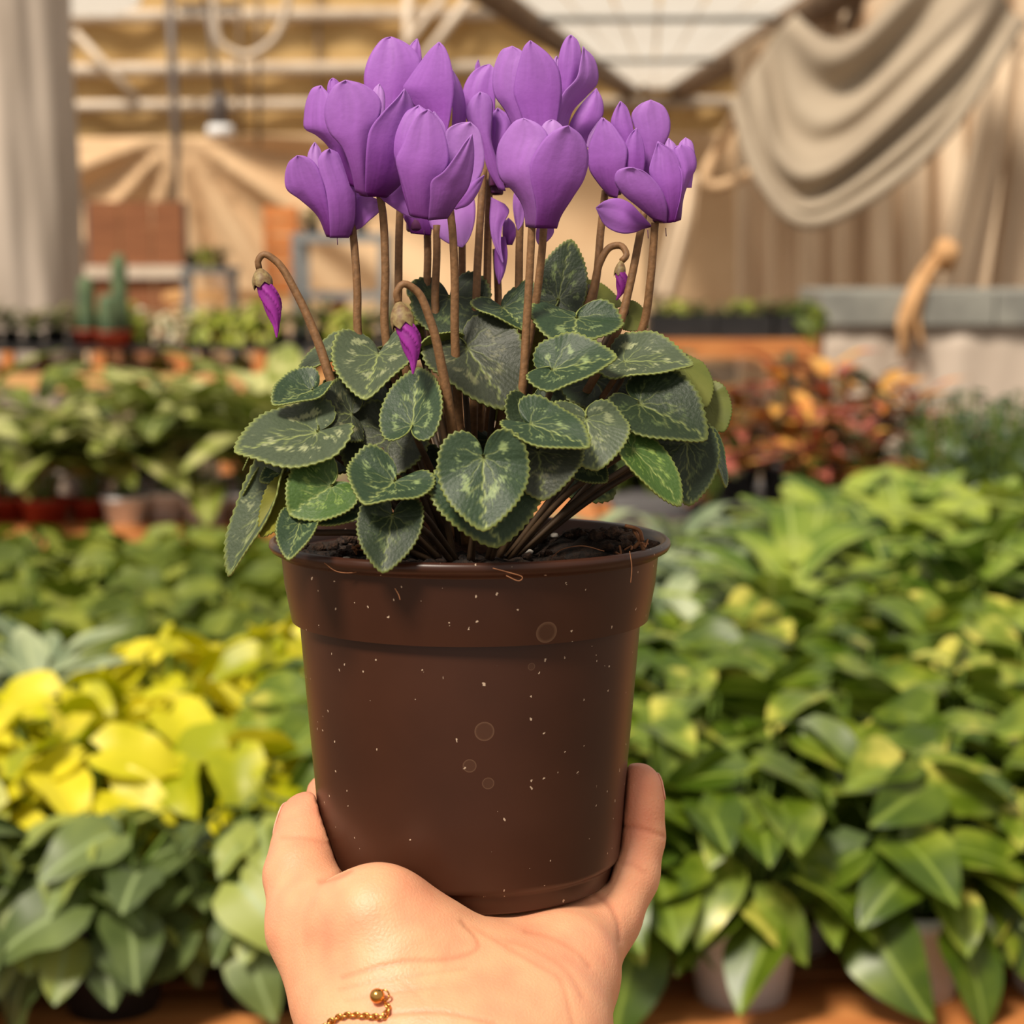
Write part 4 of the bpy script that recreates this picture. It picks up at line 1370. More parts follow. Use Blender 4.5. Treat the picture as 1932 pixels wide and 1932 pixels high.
def petal_outline(left, right, zb, zt, parent, bulge=0.28, tilt=0.0, light=0.0, dark=1.0, seed=0, curl=0.0):
    """left / right: edge points from base to tip, measured on the photograph (crop units); zb, zt: distance of base and tip (cm from the pot axis).
    bulge: how far the middle stands toward the lens (cm); tilt: right edge farther away (cm)"""
    full = lambda pts: [(509 + x / 2.2756, 38 + y / 2.2756, 0) for x, y in pts]
    nu, nv_ = 30, 18
    lp_, rp_ = chordpath(full(left), nu + 1), chordpath(full(right), nu + 1)
    V, C, Fs = [], [], []
    ph = seed * 1.37
    light = light + 0.07 * max(0, math.sin(seed * 1.9))
    for i in range(nu + 1):
        t = i / nu
        for j in range(nv_ + 1):
            u = j / nv_
            s_ = u * 2 - 1
            q = lp_[i] * (1 - u) + rp_[i] * u
            prof_ = math.sin(math.pi * min(1, 0.18 + 0.80 * t)) ** 0.7
            z = zb + (zt - zb) * t - 0.32 * bulge * (1 - s_ * s_) * prof_ + tilt * s_ * prof_ + curl * t * t
            z += 0.030 * math.sin(5 * t + 2.5 * s_ + ph) * t + 0.02 * math.sin(6 * s_ + ph) * t
            V.append(L(cp(q[0], q[1], D0 + z / 100)))
            g = min(1, t / 0.50)
            c = P_BASE + (P_MID - P_BASE) * (1 - dark * (1 - g ** 0.9))
            c = c * (1 - 0.10 * dark * (1 - g) * (0.5 + 0.5 * math.sin(s_ * 26 + seed)))
            c = c + (P_TIP - c) * max(0, (t - 0.35) / 0.65) * 0.8
            st = 0.93 + 0.12 * noise.noise(Vector((s_ * 9 + seed, t * 2.2, seed))) + 0.05 * noise.noise(Vector((s_ * 30 + seed, t * 5, seed)))
            c = c * st + (P_EDGE - c) * 0.2 * abs(s_) ** 6
            if light: c = c + (np.array(srgb(208, 164, 226)[:3]) - c) * light  # paler tint stands for backlit petals, painted into the colour
            C.append(c)
    for i in range(nu):
        for j in range(nv_):
            a = i * (nv_ + 1) + j
            Fs.append((a, a + 1, a + nv_ + 2, a + nv_ + 1))
    o = obj('petal', mesh_from('petal', V, Fs, [m_petal], True, C), parent)
    sd = o.modifiers.new('thickness', 'SOLIDIFY')
    sd.thickness = 0.0003
    sd.offset = 0
    return o

FLOWERS = [
 ((646, 444, -1.1), 3.0, [
  ([(245, 930), (205, 840), (130, 770), (72, 725), (65, 670), (85, 605), (118, 582)], [(270, 934), (264, 880), (246, 760), (217, 650), (185, 605), (150, 585), (118, 582)], -1.2, -1.8, dict(tilt=-.15)),
  ([(258, 935), (256, 860), (238, 720), (212, 640), (208, 600), (230, 565), (255, 553)], [(338, 935), (362, 880), (371, 800), (366, 720), (332, 620), (292, 570), (255, 553)], -1.5, -1.8, dict(tilt=.15)),
  ([(195, 760), (170, 640), (163, 585), (178, 545), (193, 525)], [(235, 760), (240, 640), (228, 590), (215, 550), (193, 525)], -.5, -.4, dict(light=.4, dark=0)),
  ([(345, 900), (366, 835), (374, 765), (430, 757), (496, 788)], [(370, 900), (395, 890), (425, 863), (468, 825), (496, 788)], -1.0, -1.3, dict(light=.12, bulge=.1, dark=.5)),
  ([(280, 920), (270, 800), (330, 700), (360, 640)], [(320, 920), (380, 830), (400, 720), (360, 640)], -.4, .4, dict(dark=.6)),
 ]),
 ((700, 368, -1.8), 3.2, [
  ([(328, 705), (290, 640), (250, 540), (195, 490), (150, 465), (148, 410), (162, 335), (185, 292), (220, 281)], [(370, 718), (362, 640), (335, 560), (300, 480), (285, 420), (270, 340), (220, 281)], -1.6, -1.7, dict(tilt=-.3)),
  ([(368, 738), (350, 650), (310, 545), (255, 480), (235, 410), (245, 340), (280, 280), (325, 258)], [(420, 757), (414, 660), (417, 560), (428, 490), (470, 420), (478, 350), (450, 308), (395, 272), (325, 258)], -2.3, -2.6, dict(bulge=.35)),
  ([(270, 420), (250, 330), (248, 285), (258, 258), (270, 249)], [(320, 420), (312, 330), (306, 278), (288, 258), (270, 249)], -1.0, -1.0, dict(dark=0)),
  ([(408, 754), (410, 650), (414, 560), (430, 470), (482, 400), (550, 330), (578, 295)], [(500, 762), (565, 700), (602, 600), (626, 480), (620, 380), (602, 330), (578, 295)], -2.1, -2.4, dict(tilt=.35)),
  ([(450, 420), (438, 320), (450, 292), (470, 274)], [(490, 420), (494, 340), (488, 305), (470, 274)], -1.2, -1.0, dict(light=.4, dark=0)),
  ([(470, 758), (528, 735), (578, 692), (618, 760), (645, 850)], [(488, 775), (540, 812), (590, 842), (615, 850), (645, 850)], -1.6, -1.4, dict(light=.1, bulge=.1, dark=.4)),
 ]),
 ((800, 408, -2.7), 3.2, [
  ([(602, 838), (572, 740), (545, 620), (519, 530), (522, 475), (560, 410), (640, 365)], [(640, 840), (660, 700), (690, 560), (702, 460), (688, 400), (640, 365)], -2.5, -2.3, dict(tilt=-.2)),
  ([(605, 842), (580, 740), (550, 645), (542, 600), (568, 540), (598, 462), (640, 402), (680, 383)], [(692, 860), (692, 780), (722, 690), (768, 620), (765, 540), (742, 462), (712, 410), (680, 383)], -3.0, -3.4, dict(bulge=.35)),
  ([(680, 860), (688, 760), (694, 690), (740, 655), (800, 580), (840, 522), (868, 490)], [(762, 852), (802, 792), (852, 720), (872, 640), (876, 560), (868, 490)], -3.0, -3.5, dict(tilt=.2, light=.1)),
  ([(765, 740), (760, 600), (754, 510), (760, 472), (800, 446), (860, 438)], [(785, 800), (860, 724), (908, 660), (922, 600), (916, 540), (896, 470), (860, 438)], -2.5, -2.7, dict(light=.32, dark=0, bulge=-.15)),
  ([(775, 808), (830, 742), (880, 690), (921, 666)], [(800, 812), (852, 794), (892, 742), (921, 666)], -2.6, -2.8, dict(bulge=.1, dark=.3)),
  ([(650, 700), (690, 500), (690, 420), (705, 392)], [(720, 700), (760, 520), (750, 450), (705, 392)], -2.0, -1.7, dict(dark=0, light=.2)),
 ]),
 ((790, 436, .8), 3.4, [
  ([(480, 520), (440, 380), (405, 270), (415, 190), (450, 120), (488, 80), (520, 72)], [(540, 520), (590, 350), (640, 225), (650, 180), (622, 130), (572, 90), (520, 72)], .2, .4, dict(dark=0, bulge=.35)),
  ([(590, 260), (596, 120), (618, 90), (634, 80)], [(652, 260), (652, 170), (646, 115), (634, 80)], 1.2, 1.3, dict(dark=0)),
  ([(690, 560), (655, 420), (600, 340), (571, 292), (590, 260), (640, 190), (690, 125), (726, 94)], [(745, 560), (780, 390), (791, 300), (785, 220), (767, 150), (747, 112), (726, 94)], -.2, -.6, dict(dark=0, tilt=-.25)),
  ([(780, 520), (785, 380), (782, 270), (782, 212)], [(828, 520), (842, 390), (832, 320), (812, 262), (782, 212)], .4, .4, dict(dark=0, tilt=.3)),
  ([(700, 780), (684, 862), (708, 912), (760, 955), (826, 975)], [(870, 730), (883, 800), (877, 880), (852, 945), (826, 975)], .6, .2, dict(dark=0, light=.25, bulge=.2)),
  ([(606, 916), (592, 880), (574, 845), (590, 760), (620, 700)], [(692, 925), (696, 880), (690, 800), (670, 740), (620, 700)], .6, .5, dict(dark=1)),
 ]),
 ((940, 352, .8), 2.6, [
  ([(870, 500), (842, 390), (829, 310), (845, 260), (880, 215), (925, 192), (945, 190)], [(965, 500), (968, 350), (970, 260), (966, 212), (945, 190)], 1.0, 1.3, dict(dark=0)),
  ([(878, 260), (884, 195), (895, 171)], [(910, 260), (902, 198), (895, 171)], 1.9, 1.9, dict(dark=0, bulge=.05)),
  ([(985, 728), (938, 645), (900, 510), (852, 440), (840, 400), (868, 335), (902, 308)], [(1012, 734), (978, 610), (950, 510), (955, 420), (955, 350), (936, 320), (902, 308)], .3, .1, dict(light=.1, dark=.5)),
  ([(990, 720), (948, 600), (950, 500), (955, 405), (978, 377)], [(1040, 720), (1010, 600), (1030, 500), (1060, 435), (978, 377)], .7, .6, dict(dark=.3, bulge=.15)),
  ([(1000, 700), (990, 560), (1000, 440), (1040, 380)], [(1060, 700), (1090, 560), (1090, 440), (1040, 380)], 1.2, 1.2, dict(dark=.3)),
 ]),
 ((1056, 326, -.2), 3.4, [
  ([(1080, 540), (1012, 390), (965, 320), (957, 260), (970, 180), (1000, 125), (1040, 112)], [(1130, 540), (1085, 380), (1075, 290), (1080, 200), (1088, 140), (1040, 112)], -.4, -.6, dict(light=.12, dark=0, tilt=-.2)),
  ([(1120, 540), (1075, 395), (1047, 310), (1054, 250), (1074, 170), (1095, 110), (1118, 88)], [(1215, 540), (1246, 370), (1253, 290), (1240, 210), (1200, 150), (1152, 110), (1118, 88)], -.9, -1.3, dict(dark=0, bulge=.35)),
  ([(1235, 400), (1240, 250), (1239, 180), (1255, 110), (1278, 72), (1293, 64)], [(1265, 400), (1312, 262), (1337, 180), (1333, 120), (1316, 80), (1293, 64)], -.3, -.4, dict(dark=0, light=.08)),
  ([(1215, 540), (1232, 390), (1258, 315), (1318, 245), (1333, 180), (1345, 114)], [(1265, 540), (1300, 390), (1360, 325), (1406, 270), (1409, 220), (1390, 160), (1345, 114)], -.6, -.9, dict(light=.16, dark=.2, tilt=.3)),
  ([(1270, 560), (1290, 440), (1350, 345), (1402, 293)], [(1350, 560), (1402, 465), (1432, 400), (1427, 340), (1402, 293)], .1, .2, dict(dark=.2)),
  ([(1358, 545), (1368, 500), (1398, 452), (1427, 418)], [(1376, 552), (1406, 502), (1424, 460), (1427, 418)], -.1, -.2, dict(light=.55, dark=0, bulge=.05)),
  ([(1180, 460), (1200, 260), (1220, 170), (1232, 155)], [(1260, 460), (1262, 260), (1250, 190), (1232, 155)], .8, .9, dict(dark=0, light=.3)),
 ]),
 ((1022, 426, -2.5), 2.8, [
  ([(1100, 888), (1087, 800), (1042, 730), (990, 680), (974, 610), (980, 540), (1020, 470), (1058, 431), (1090, 422)], [(1152, 893), (1144, 800), (1130, 700), (1135, 620), (1165, 560), (1196, 502), (1180, 470), (1142, 440), (1090, 422)], -2.7, -3.0, dict(light=.12, tilt=-.3, bulge=.35)),
  ([(1138, 893), (1144, 800), (1120, 685), (1117, 620), (1150, 550), (1200, 490), (1248, 461), (1282, 454)], [(1232, 895), (1246, 850), (1300, 762), (1350, 680), (1368, 600), (1360, 540), (1332, 490), (1282, 454)], -2.9, -3.5, dict(tilt=.25, bulge=.35)),
  ([(1190, 640), (1180, 520), (1167, 462), (1188, 436), (1214, 428)], [(1240, 640), (1250, 520), (1262, 466), (1240, 440), (1214, 428)], -2.3, -2.1, dict(light=.45, dark=0)),
  ([(1085, 790), (1052, 740), (1044, 790), (1050, 850), (1066, 902)], [(1110, 790), (1100, 800), (1094, 840), (1084, 880), (1066, 902)], -1.2, -1.0, dict(light=.25, dark=0, bulge=.1)),
  ([(1150, 870), (1142, 920), (1146, 950), (1158, 968)], [(1215, 870), (1219, 912), (1195, 945), (1158, 968)], -1.4, -1.2, dict(light=.25, dark=.2, bulge=.1)),
 ]),
 ((1158, 366, -.1), 2.4, [
  ([(1458, 757), (1410, 700), (1372, 640), (1367, 560), (1390, 490), (1418, 432), (1432, 420)], [(1492, 766), (1506, 700), (1531, 610), (1533, 545), (1502, 490), (1462, 440), (1432, 420)], -.6, -.9, dict(tilt=-.2)),
  ([(1530, 680), (1505, 520), (1465, 445), (1480, 390), (1505, 349)], [(1560, 680), (1563, 480), (1551, 420), (1531, 370), (1505, 349)], -.4, -.6, dict(dark=.2)),
  ([(1540, 700), (1511, 610), (1528, 525), (1553, 482), (1575, 464)], [(1595, 700), (1612, 600), (1602, 520), (1586, 480), (1575, 464)], -.7, -.9, dict(dark=.2)),
  ([(1590, 720), (1600, 560), (1570, 475), (1554, 402), (1590, 360), (1635, 343)], [(1640, 720), (1692, 540), (1717, 480), (1716, 420), (1690, 370), (1635, 343)], -.2, -.5, dict(light=.1, dark=.3, bulge=.35)),
 ]),
 ((1252, 418, -1.7), 2.9, [
  ([(1640, 850), (1580, 800), (1510, 740), (1481, 690), (1490, 650), (1528, 634), (1560, 634)], [(1702, 872), (1706, 810), (1692, 750), (1662, 700), (1612, 652), (1560, 634)], -2.1, -2.7, dict(bulge=.35)),
  ([(1690, 872), (1672, 760), (1642, 690), (1629, 650), (1645, 580), (1666, 521)], [(1742, 867), (1764, 780), (1772, 690), (1762, 620), (1732, 560), (1666, 521)], -2.0, -2.2, dict()),
  ([(1735, 868), (1765, 740), (1766, 660), (1738, 590), (1731, 552), (1765, 535)], [(1764, 858), (1776, 760), (1800, 690), (1830, 630), (1822, 570), (1800, 545), (1765, 535)], -1.9, -2.0, dict(tilt=.2)),
  ([(1770, 720), (1762, 580), (1758, 532), (1785, 505)], [(1810, 720), (1822, 600), (1822, 560), (1811, 522), (1785, 505)], -1.5, -1.3, dict(light=.2, dark=0)),
  ([(1680, 700), (1690, 570), (1700, 530), (1713, 507)], [(1740, 700), (1760, 590), (1746, 542), (1713, 507)], -1.3, -1.1, dict(light=.3, dark=0)),
  ([(1642, 888), (1590, 830), (1540, 782), (1490, 765), (1432, 780), (1401, 806)], [(1644, 885), (1602, 896), (1560, 913), (1500, 914), (1440, 882), (1401, 806)], -1.5, -1.9, dict(light=.08, bulge=.3)),
 ]),
 ((936, 366, 1.0), 2.2, [
  ([(950, 760), (944, 850), (958, 950), (1002, 1045)], [(1008, 790), (1027, 815), (1000, 885), (992, 960), (1002, 1045)], .8, .6, dict(light=.1, dark=.3, bulge=.15)),
  ([(1008, 965), (1000, 905), (1010, 862), (1025, 850)], [(1040, 965), (1056, 920), (1050, 878), (1025, 850)], 1.2, 1.2, dict(dark=1, bulge=.4)),
  ([(975, 930), (965, 1000), (968, 1080), (985, 1135)], [(1010, 930), (1020, 1000), (1008, 1080), (985, 1135)], 1.0, 1.0, dict(dark=.4, bulge=.2)),
 ]),
]
for fi, (c, r, pet) in enumerate(FLOWERS):
    fl = cup_part(c, r / 1000, 0.006)
    for pi, (le, ri, zb, zt, kw) in enumerate(pet):
        petal_outline(le, ri, zb, zt, fl, seed=fi * 10 + pi, **kw)
# hairs under two cups
for x, y, z in ((636, 452, -1.2), (800, 440, .5), (1256, 436, -1.8), (1222, 440, -1.8)):
    v, f = tube_data([L(cp(x, y - 6, D0 + z / 100)), L(cp(x + 1, y + 10, D0 + z / 100))], .00012, 5)
    obj('style', mesh_from('style', v, f, [m_cup]), cyc)

STEMS = [
 [(664, 420, -1.0), (669, 470, -1.1), (674, 545, -1.1), (677, 640, -1.0)],
 [(716, 365, -1.5), (722, 400, -1.5), (727, 500, -1.4), (728, 640, -1.2)],
 [(755, 385, .2), (753, 440, .2), (752, 530, .2), (752, 620, .2)],
 [(806, 430, .9), (807, 480, .9), (806, 560, .9)],
 [(824, 425, .4), (824, 480, .4), (821, 570, .4)],
 [(849, 392, -2.4), (854, 440, -2.4), (858, 530, -2.2), (858, 625, -2.0)],
 [(872, 440, 1.4), (872, 540, 1.4)],
 [(912, 320, .6), (907, 400, .5), (901, 500, .4), (898, 585, .3)],
 [(924, 320, 1.0), (921, 420, .9), (918, 575, .8)],
 [(936, 470, 1.4), (940, 570, 1.4)],
 [(982, 385, -.2), (980, 460, -.2), (976, 590, -.3)],
 [(1004, 420, -2.6), (1000, 500, -2.5), (993, 620, -2.3), (983, 750, -2.1)],
 [(1026, 425, -1.8), (1022, 480, -1.7), (1006, 600, -1.4)],
 [(1142, 360, .2), (1134, 430, .2), (1121, 550, .1)],
 [(1216, 395, -1.0), (1206, 450, -1.0), (1188, 540, -1.0), (1168, 615, -1.0)],
 [(1236, 420, -1.7), (1233, 460, -1.6), (1226, 540, -1.4), (1215, 610, -1.1)],
]
for s in STEMS:
    stem(s)

# ---- drooping buds
def bud(cx, cy, tx, ty, dz, r_px, stem_pts, twist=2.6, calyx_px=13, cl=26):
    c3, t3 = cp(cx, cy, D0 + dz / 100), cp(tx, ty, D0 + dz / 100 - .002)
    ax = t3 - c3
    ln = np.linalg.norm(ax); ax = ax / ln
    u = norm(np.cross(ax, FWD)); w = np.cross(ax, u)
    V, C, Fs = [], [], []
    nu, sg = 34, 40
    R_ = r_px * D0 / F
    for i in range(nu + 1):
        t = i / nu
        rr = R_ * (0.75 + 0.55 * math.sin(math.pi * min(1, t * 1.25)) ** 0.8) * (1 - t ** 3.2) + 0.0002
        for k in range(sg):
            a = 2 * math.pi * k / sg
            ridge = ((a * 5 / (2 * math.pi) + twist * t * 0.9) % 1.0)
            q = rr * (0.86 + 0.2 * ridge)
            V.append(L(c3 + ax * ln * t + q * (math.cos(a) * u + math.sin(a) * w) + u * 0.0012 * math.sin(t * 3)))
            C.append(np.array(srgb(150, 48, 150)[:3]) * (0.8 + 0.5 * ridge) * (0.9 + .25 * t))
    for i in range(nu):
        for k in range(sg):
            a, b = i * sg + k, i * sg + (k + 1) % sg
            Fs.append((a, b, b + sg, a + sg))
    bo = obj('flower_bud', mesh_from('flower_bud', V, Fs, [m_petal], True, C), cyc)
    # calyx: cup with five pointed lobes
    V, Fs = [], []
    sg = 40
    rc = calyx_px * D0 / F
    hl = cl * D0 / F
    m_cal = bpy.data.materials.get('calyx_green') or simple('calyx_green', srgb(104, 74, 48), srgb(144, 126, 82), 700, .6)
    for i in range(9):
        t = i / 8
        for k in range(sg):
            a = 2 * math.pi * k / sg
            lobe = 0.25 * (abs(((a * 5 / (2 * math.pi)) % 1) - .5) * 2 - .5)
            tt_ = t * (1 - (lobe if i > 4 else 0) * (i - 4) / 4)
            rr = rc * math.sin(math.pi * (0.06 + 0.58 * t)) ** 0.8
            V.append(L(c3 + ax * (hl * (tt_ - 0.62)) + rr * (math.cos(a) * u + math.sin(a) * w)))
    for i in range(8):
        for k in range(sg):
            a, b = i * sg + k, i * sg + (k + 1) % sg
            Fs.append((a, b, b + sg, a + sg))
    ca = obj('calyx', mesh_from('calyx', V, Fs, [m_cal]), bo)
    P = [L(c3 - ax * hl * 0.6)] + [L(cp(x, y, D0 + z / 100)) for x, y, z in stem_pts]
    x, y, z = stem_pts[-1]
    P.append(L(RIMC + (x - 887) * .16 * D0 / F * RIGHT + z * .3 / 100 * BKW))
    q = chordpath(P, 60)
    v, f = tube_data(q, [0.0009 + 0.00045 * min(1, i / 30) for i in range(60)], 10)
    obj('bud_stem', mesh_from('bud_stem', v, f, [m_stem]), cyc)
bud(494, 528, 521, 637, -2.0, 13, [(487, 492, -2.0), (497, 480, -2.0), (520, 492, -2.0), (560, 555, -2.0), (600, 645, -2.0), (632, 735, -2.0)], calyx_px=19, cl=34)
bud(758, 600, 778, 706, -4.4, 14, [(748, 555, -4.4), (760, 536, -4.4), (785, 548, -4.3), (812, 605, -4.2), (835, 700, -4.0), (852, 800, -3.6)], calyx_px=21, cl=46)
bud(1170, 510, 1162, 566, -.2, 9, [(1182, 482, -.1), (1172, 464, 0), (1152, 466, 0), (1132, 495, 0), (1120, 545, 0)], calyx_px=11, cl=30)

# ------------------------------------------------------------------ the hand
def hand_mesh():
    h = 0.0012
    lo = np.array([-0.082, 0.062, 0.46]); hi = np.array([0.056, 0.25, 0.668])
    nx, ny, nz = ((hi - lo) / h).astype(int) + 1
    gx = lo[0] + h * np.arange(nx); gy = lo[1] + h * np.arange(ny); gz = lo[2] + h * np.arange(nz)
    X, Y, Z = np.meshgrid(gx.astype(np.float32), gy.astype(np.float32), gz.astype(np.float32), indexing='ij')
    def pt(p):
        d = p[2] + 0.29
        return np.array([(p[0] - 966) / F * d, (p[1] - 966) / F * d, d]), p[3] * d / F
    def cone(p, q):
        a, ra = pt(p); b, rb = pt(q)
        d = b - a
        t = ((X - a[0]) * d[0] + (Y - a[1]) * d[1] + (Z - a[2]) * d[2]) / (d @ d)
        t = np.clip(t, 0, 1)
        return np.sqrt((X - a[0] - t * d[0]) ** 2 + (Y - a[1] - t * d[1]) ** 2 + (Z - a[2] - t * d[2]) ** 2) - (ra + (rb - ra) * t)
    def smin(a, b, k):
        hh = np.clip(0.5 + 0.5 * (b - a) / k, 0, 1)
        return b + (a - b) * hh - k * hh * (1 - hh)
    def chain(pts, k=0.002):
        r = None
        for p, q in zip(pts[:-1], pts[1:]):
            c = cone(p, q)
            r = c if r is None else smin(r, c, k)
        return r
    # px, py, distance, radius px
    fore = chain([(862, 2900, .185, 225), (860, 2250, .222, 195), (864, 2030, .236, 185), (866, 1930, .248, 165)], .01)
    fore = smin(fore, chain([(745, 2200, .222, 150), (742, 1980, .236, 135)], .01), .012)
    fore = smin(fore, chain([(990, 2200, .226, 150), (1000, 1990, .24, 138)], .01), .012)
    palm = chain([(700, 1905, .250, 138), (760, 1800, .262, 120), (820, 1790, .285, 110)], .01)
    palm = smin(palm, chain([(900, 1900, .258, 140), (910, 1850, .28, 118), (900, 1800, .305, 95)], .01), .012)
    palm = smin(palm, chain([(1030, 1915, .254, 118), (1052, 1835, .268, 108), (1085, 1772, .288, 84)], .008), .012)
    palm = smin(palm, chain([(985, 1778, .295, 92), (900, 1790, .325, 70), (760, 1770, .325, 70)], .008), .012)
    body = smin(fore, palm, .014)
    thenar = chain([(745, 1790, .247, 120), (712, 1738, .248, 100), (664, 1742, .252, 92)], .006)
    body = smin(body, thenar, .010)
    thumb = chain([(660, 1850, .258, 122), (600, 1745, .266, 96), (567, 1652, .276, 66), (576, 1600, .284, 60), (584, 1552, .290, 60)], .004)
    body = smin(body, thumb, .006)
    # little finger up the right side
    little = chain([(1085, 1790, .282, 82), (1140, 1730, .292, 68), (1182, 1650, .299, 60), (1200, 1578, .302, 53), (1202, 1520, .301, 48), (1203, 1484, .300, 46)], .003)
    body = smin(body, little, .006)
    ring = chain([(1010, 1780, .312, 70), (1060, 1700, .338, 62), (1090, 1600, .353, 55), (1080, 1500, .352, 48)], .003)
    body = smin(body, ring, .005)
    middle = chain([(900, 1775, .325, 70), (900, 1690, .350, 62), (910, 1590, .362, 52), (915, 1500, .358, 46)], .003)
    body = smin(body, middle, .005)
    index = chain([(790, 1765, .318, 70), (710, 1690, .342, 60), (645, 1590, .345, 52), (622, 1502, .330, 46)], .003)
    body = smin(body, index, .005)
    # press against the pot
    c0 = np.array([(887 - 966) / F * D0, (1018 - 966) / F * D0, D0])
    ax = np.array([0, -math.cos(TL), -math.sin(TL)])
    qx, qy, qz = X - c0[0], Y - c0[1], Z - c0[2]
    s = -(qx * ax[0] + qy * ax[1] + qz * ax[2])
    rad = np.sqrt(np.maximum(0, (qx + s * ax[0]) ** 2 + (qy + s * ax[1]) ** 2 + (qz + s * ax[2]) ** 2))
    pr_ = np.interp(s, [0, .0185, .0709, .0895, .0911, POTH], [.0545, .0490, .0443, .0428, .0415, .0404]).astype(np.float32)
    potd = np.maximum(np.maximum(rad - pr_, s - POTH), -s)
    kk = 0.0012
    d2 = -(potd - 0.0002)
    hh = np.clip(0.5 - 0.5 * (d2 - body) / kk, 0, 1)
    body = d2 + (body - d2) * hh + kk * hh * (1 - hh)
    # surface nets
    ins = body < 0
    cnt = np.zeros((nx - 1, ny - 1, nz - 1), np.int8)
    acc = np.zeros((nx - 1, ny - 1, nz - 1, 3), np.float32)
    num = np.zeros((nx - 1, ny - 1, nz - 1), np.float32)
    offs = [(i, j, k) for i in (0, 1) for j in (0, 1) for k in (0, 1)]
    S = lambda A, o: A[o[0]:nx - 1 + o[0], o[1]:ny - 1 + o[1], o[2]:nz - 1 + o[2]]
    for a in range(8):
        for b in range(a + 1, 8):
            oa, ob = offs[a], offs[b]
            if sum(abs(p - q) for p, q in zip(oa, ob)) != 1: continue
            fa, fb = S(body, oa), S(body, ob)
            cr = (fa < 0) != (fb < 0)
            t = np.where(cr, fa / np.where(cr, fa - fb, 1), 0)
            for ax_ in range(3):
                acc[..., ax_] += np.where(cr, oa[ax_] + t * (ob[ax_] - oa[ax_]), 0)
            num += cr
    act = num > 0
    idx = -np.ones(act.shape, np.int64)
    ii = np.argwhere(act)
    idx[act] = np.arange(len(ii))
    P = lo + h * (ii + acc[act] / num[act][:, None])
    Fq = []
    for ax_ in range(3):
        o1, o2 = [(1, 2), (2, 0), (0, 1)][ax_]
        sl0 = [slice(1, n_ - 1) for n_ in (nx, ny, nz)]; sl1 = list(sl0)
        sl0[ax_] = slice(0, (nx, ny, nz)[ax_] - 1); sl1[ax_] = slice(1, (nx, ny, nz)[ax_])
        a, b = ins[tuple(sl0)], ins[tuple(sl1)]
        for flip, cr in ((False, a & ~b), (True, ~a & b)):
            w = np.argwhere(cr)
            if not len(w): continue
            g = w.copy(); g[:, o1] += 1; g[:, o2] += 1
            def at(d1, d2):
                q = g.copy(); q[:, o1] -= d1; q[:, o2] -= d2
                return idx[q[:, 0], q[:, 1], q[:, 2]]
            f4 = np.stack([at(1, 1), at(0, 1), at(0, 0), at(1, 0)], 1)
            if flip: f4 = f4[:, ::-1]
            Fq.append(f4)
    Fq = np.vstack(Fq)
    Fq = Fq[(Fq >= 0).all(1)]
    # light smoothing
    for _ in range(3):
        sm = np.zeros_like(P); ct = np.zeros(len(P))
        for e in range(4):
            i0, i1 = Fq[:, e], Fq[:, (e + 1) % 4]
            np.add.at(sm, i0, P[i1]); np.add.at(ct, i0, 1)
        P = P * 0.5 + 0.5 * sm / np.maximum(ct, 1)[:, None]
    lab = np.arange(len(P))
    for _ in range(4000):
        m = lab[Fq].min(1)
        new = lab.copy()
        for e in range(4):
            np.minimum.at(new, Fq[:, e], m)
        new = new[new]
        if (new == lab).all(): break
        lab = new
    u, c = np.unique(lab, return_counts=True)
    keep = lab == u[c.argmax()]
    ren = np.cumsum(keep) - 1
    Fq = ren[Fq[keep[Fq].all(1)]]
    return P[keep], Fq

HP, HF = hand_mesh()
HW = EYE + HP[:, :1] * RIGHT - HP[:, 1:2] * UP + HP[:, 2:3] * FWD     # to world
hb = HW.mean(0); hb[2] = HW[:, 2].min()
m_skin = col_mat('skin', 0.46, 0.0, 0.2, 1300.0, sss=0.25, spec=0.42)
tmp = mesh_from('hand', HW - hb, HF, [m_skin])
ho = obj('hand', tmp)
ss = ho.modifiers.new('s', 'SUBSURF'); ss.levels = 1; ss.render_levels = 1
dg = bpy.context.evaluated_depsgraph_get()
me = bpy.data.meshes.new_from_object(ho.evaluated_get(dg))
ho.modifiers.clear()
nvv = len(me.vertices)
co = np.zeros(nvv * 3); me.vertices.foreach_get('co', co); co = co.reshape(-1, 3)
no = np.zeros(nvv * 3); me.vertices.foreach_get('normal', no); no = no.reshape(-1, 3)
wco = co + hb
vv_ = wco - EYE
dd = vv_ @ FWD
ppx, ppy = 966 + F * (vv_ @ RIGHT) / dd, 966 - F * (vv_ @ UP) / dd
facing = -(no * (vv_ / np.linalg.norm(vv_, axis=1)[:, None])).sum(1)
if facing[(ppx > 700) & (ppx < 760) & (ppy > 1750) & (ppy < 1800) & (dd < .54)].mean() < 0:
    me.flip_normals(); no = -no; facing = -facing
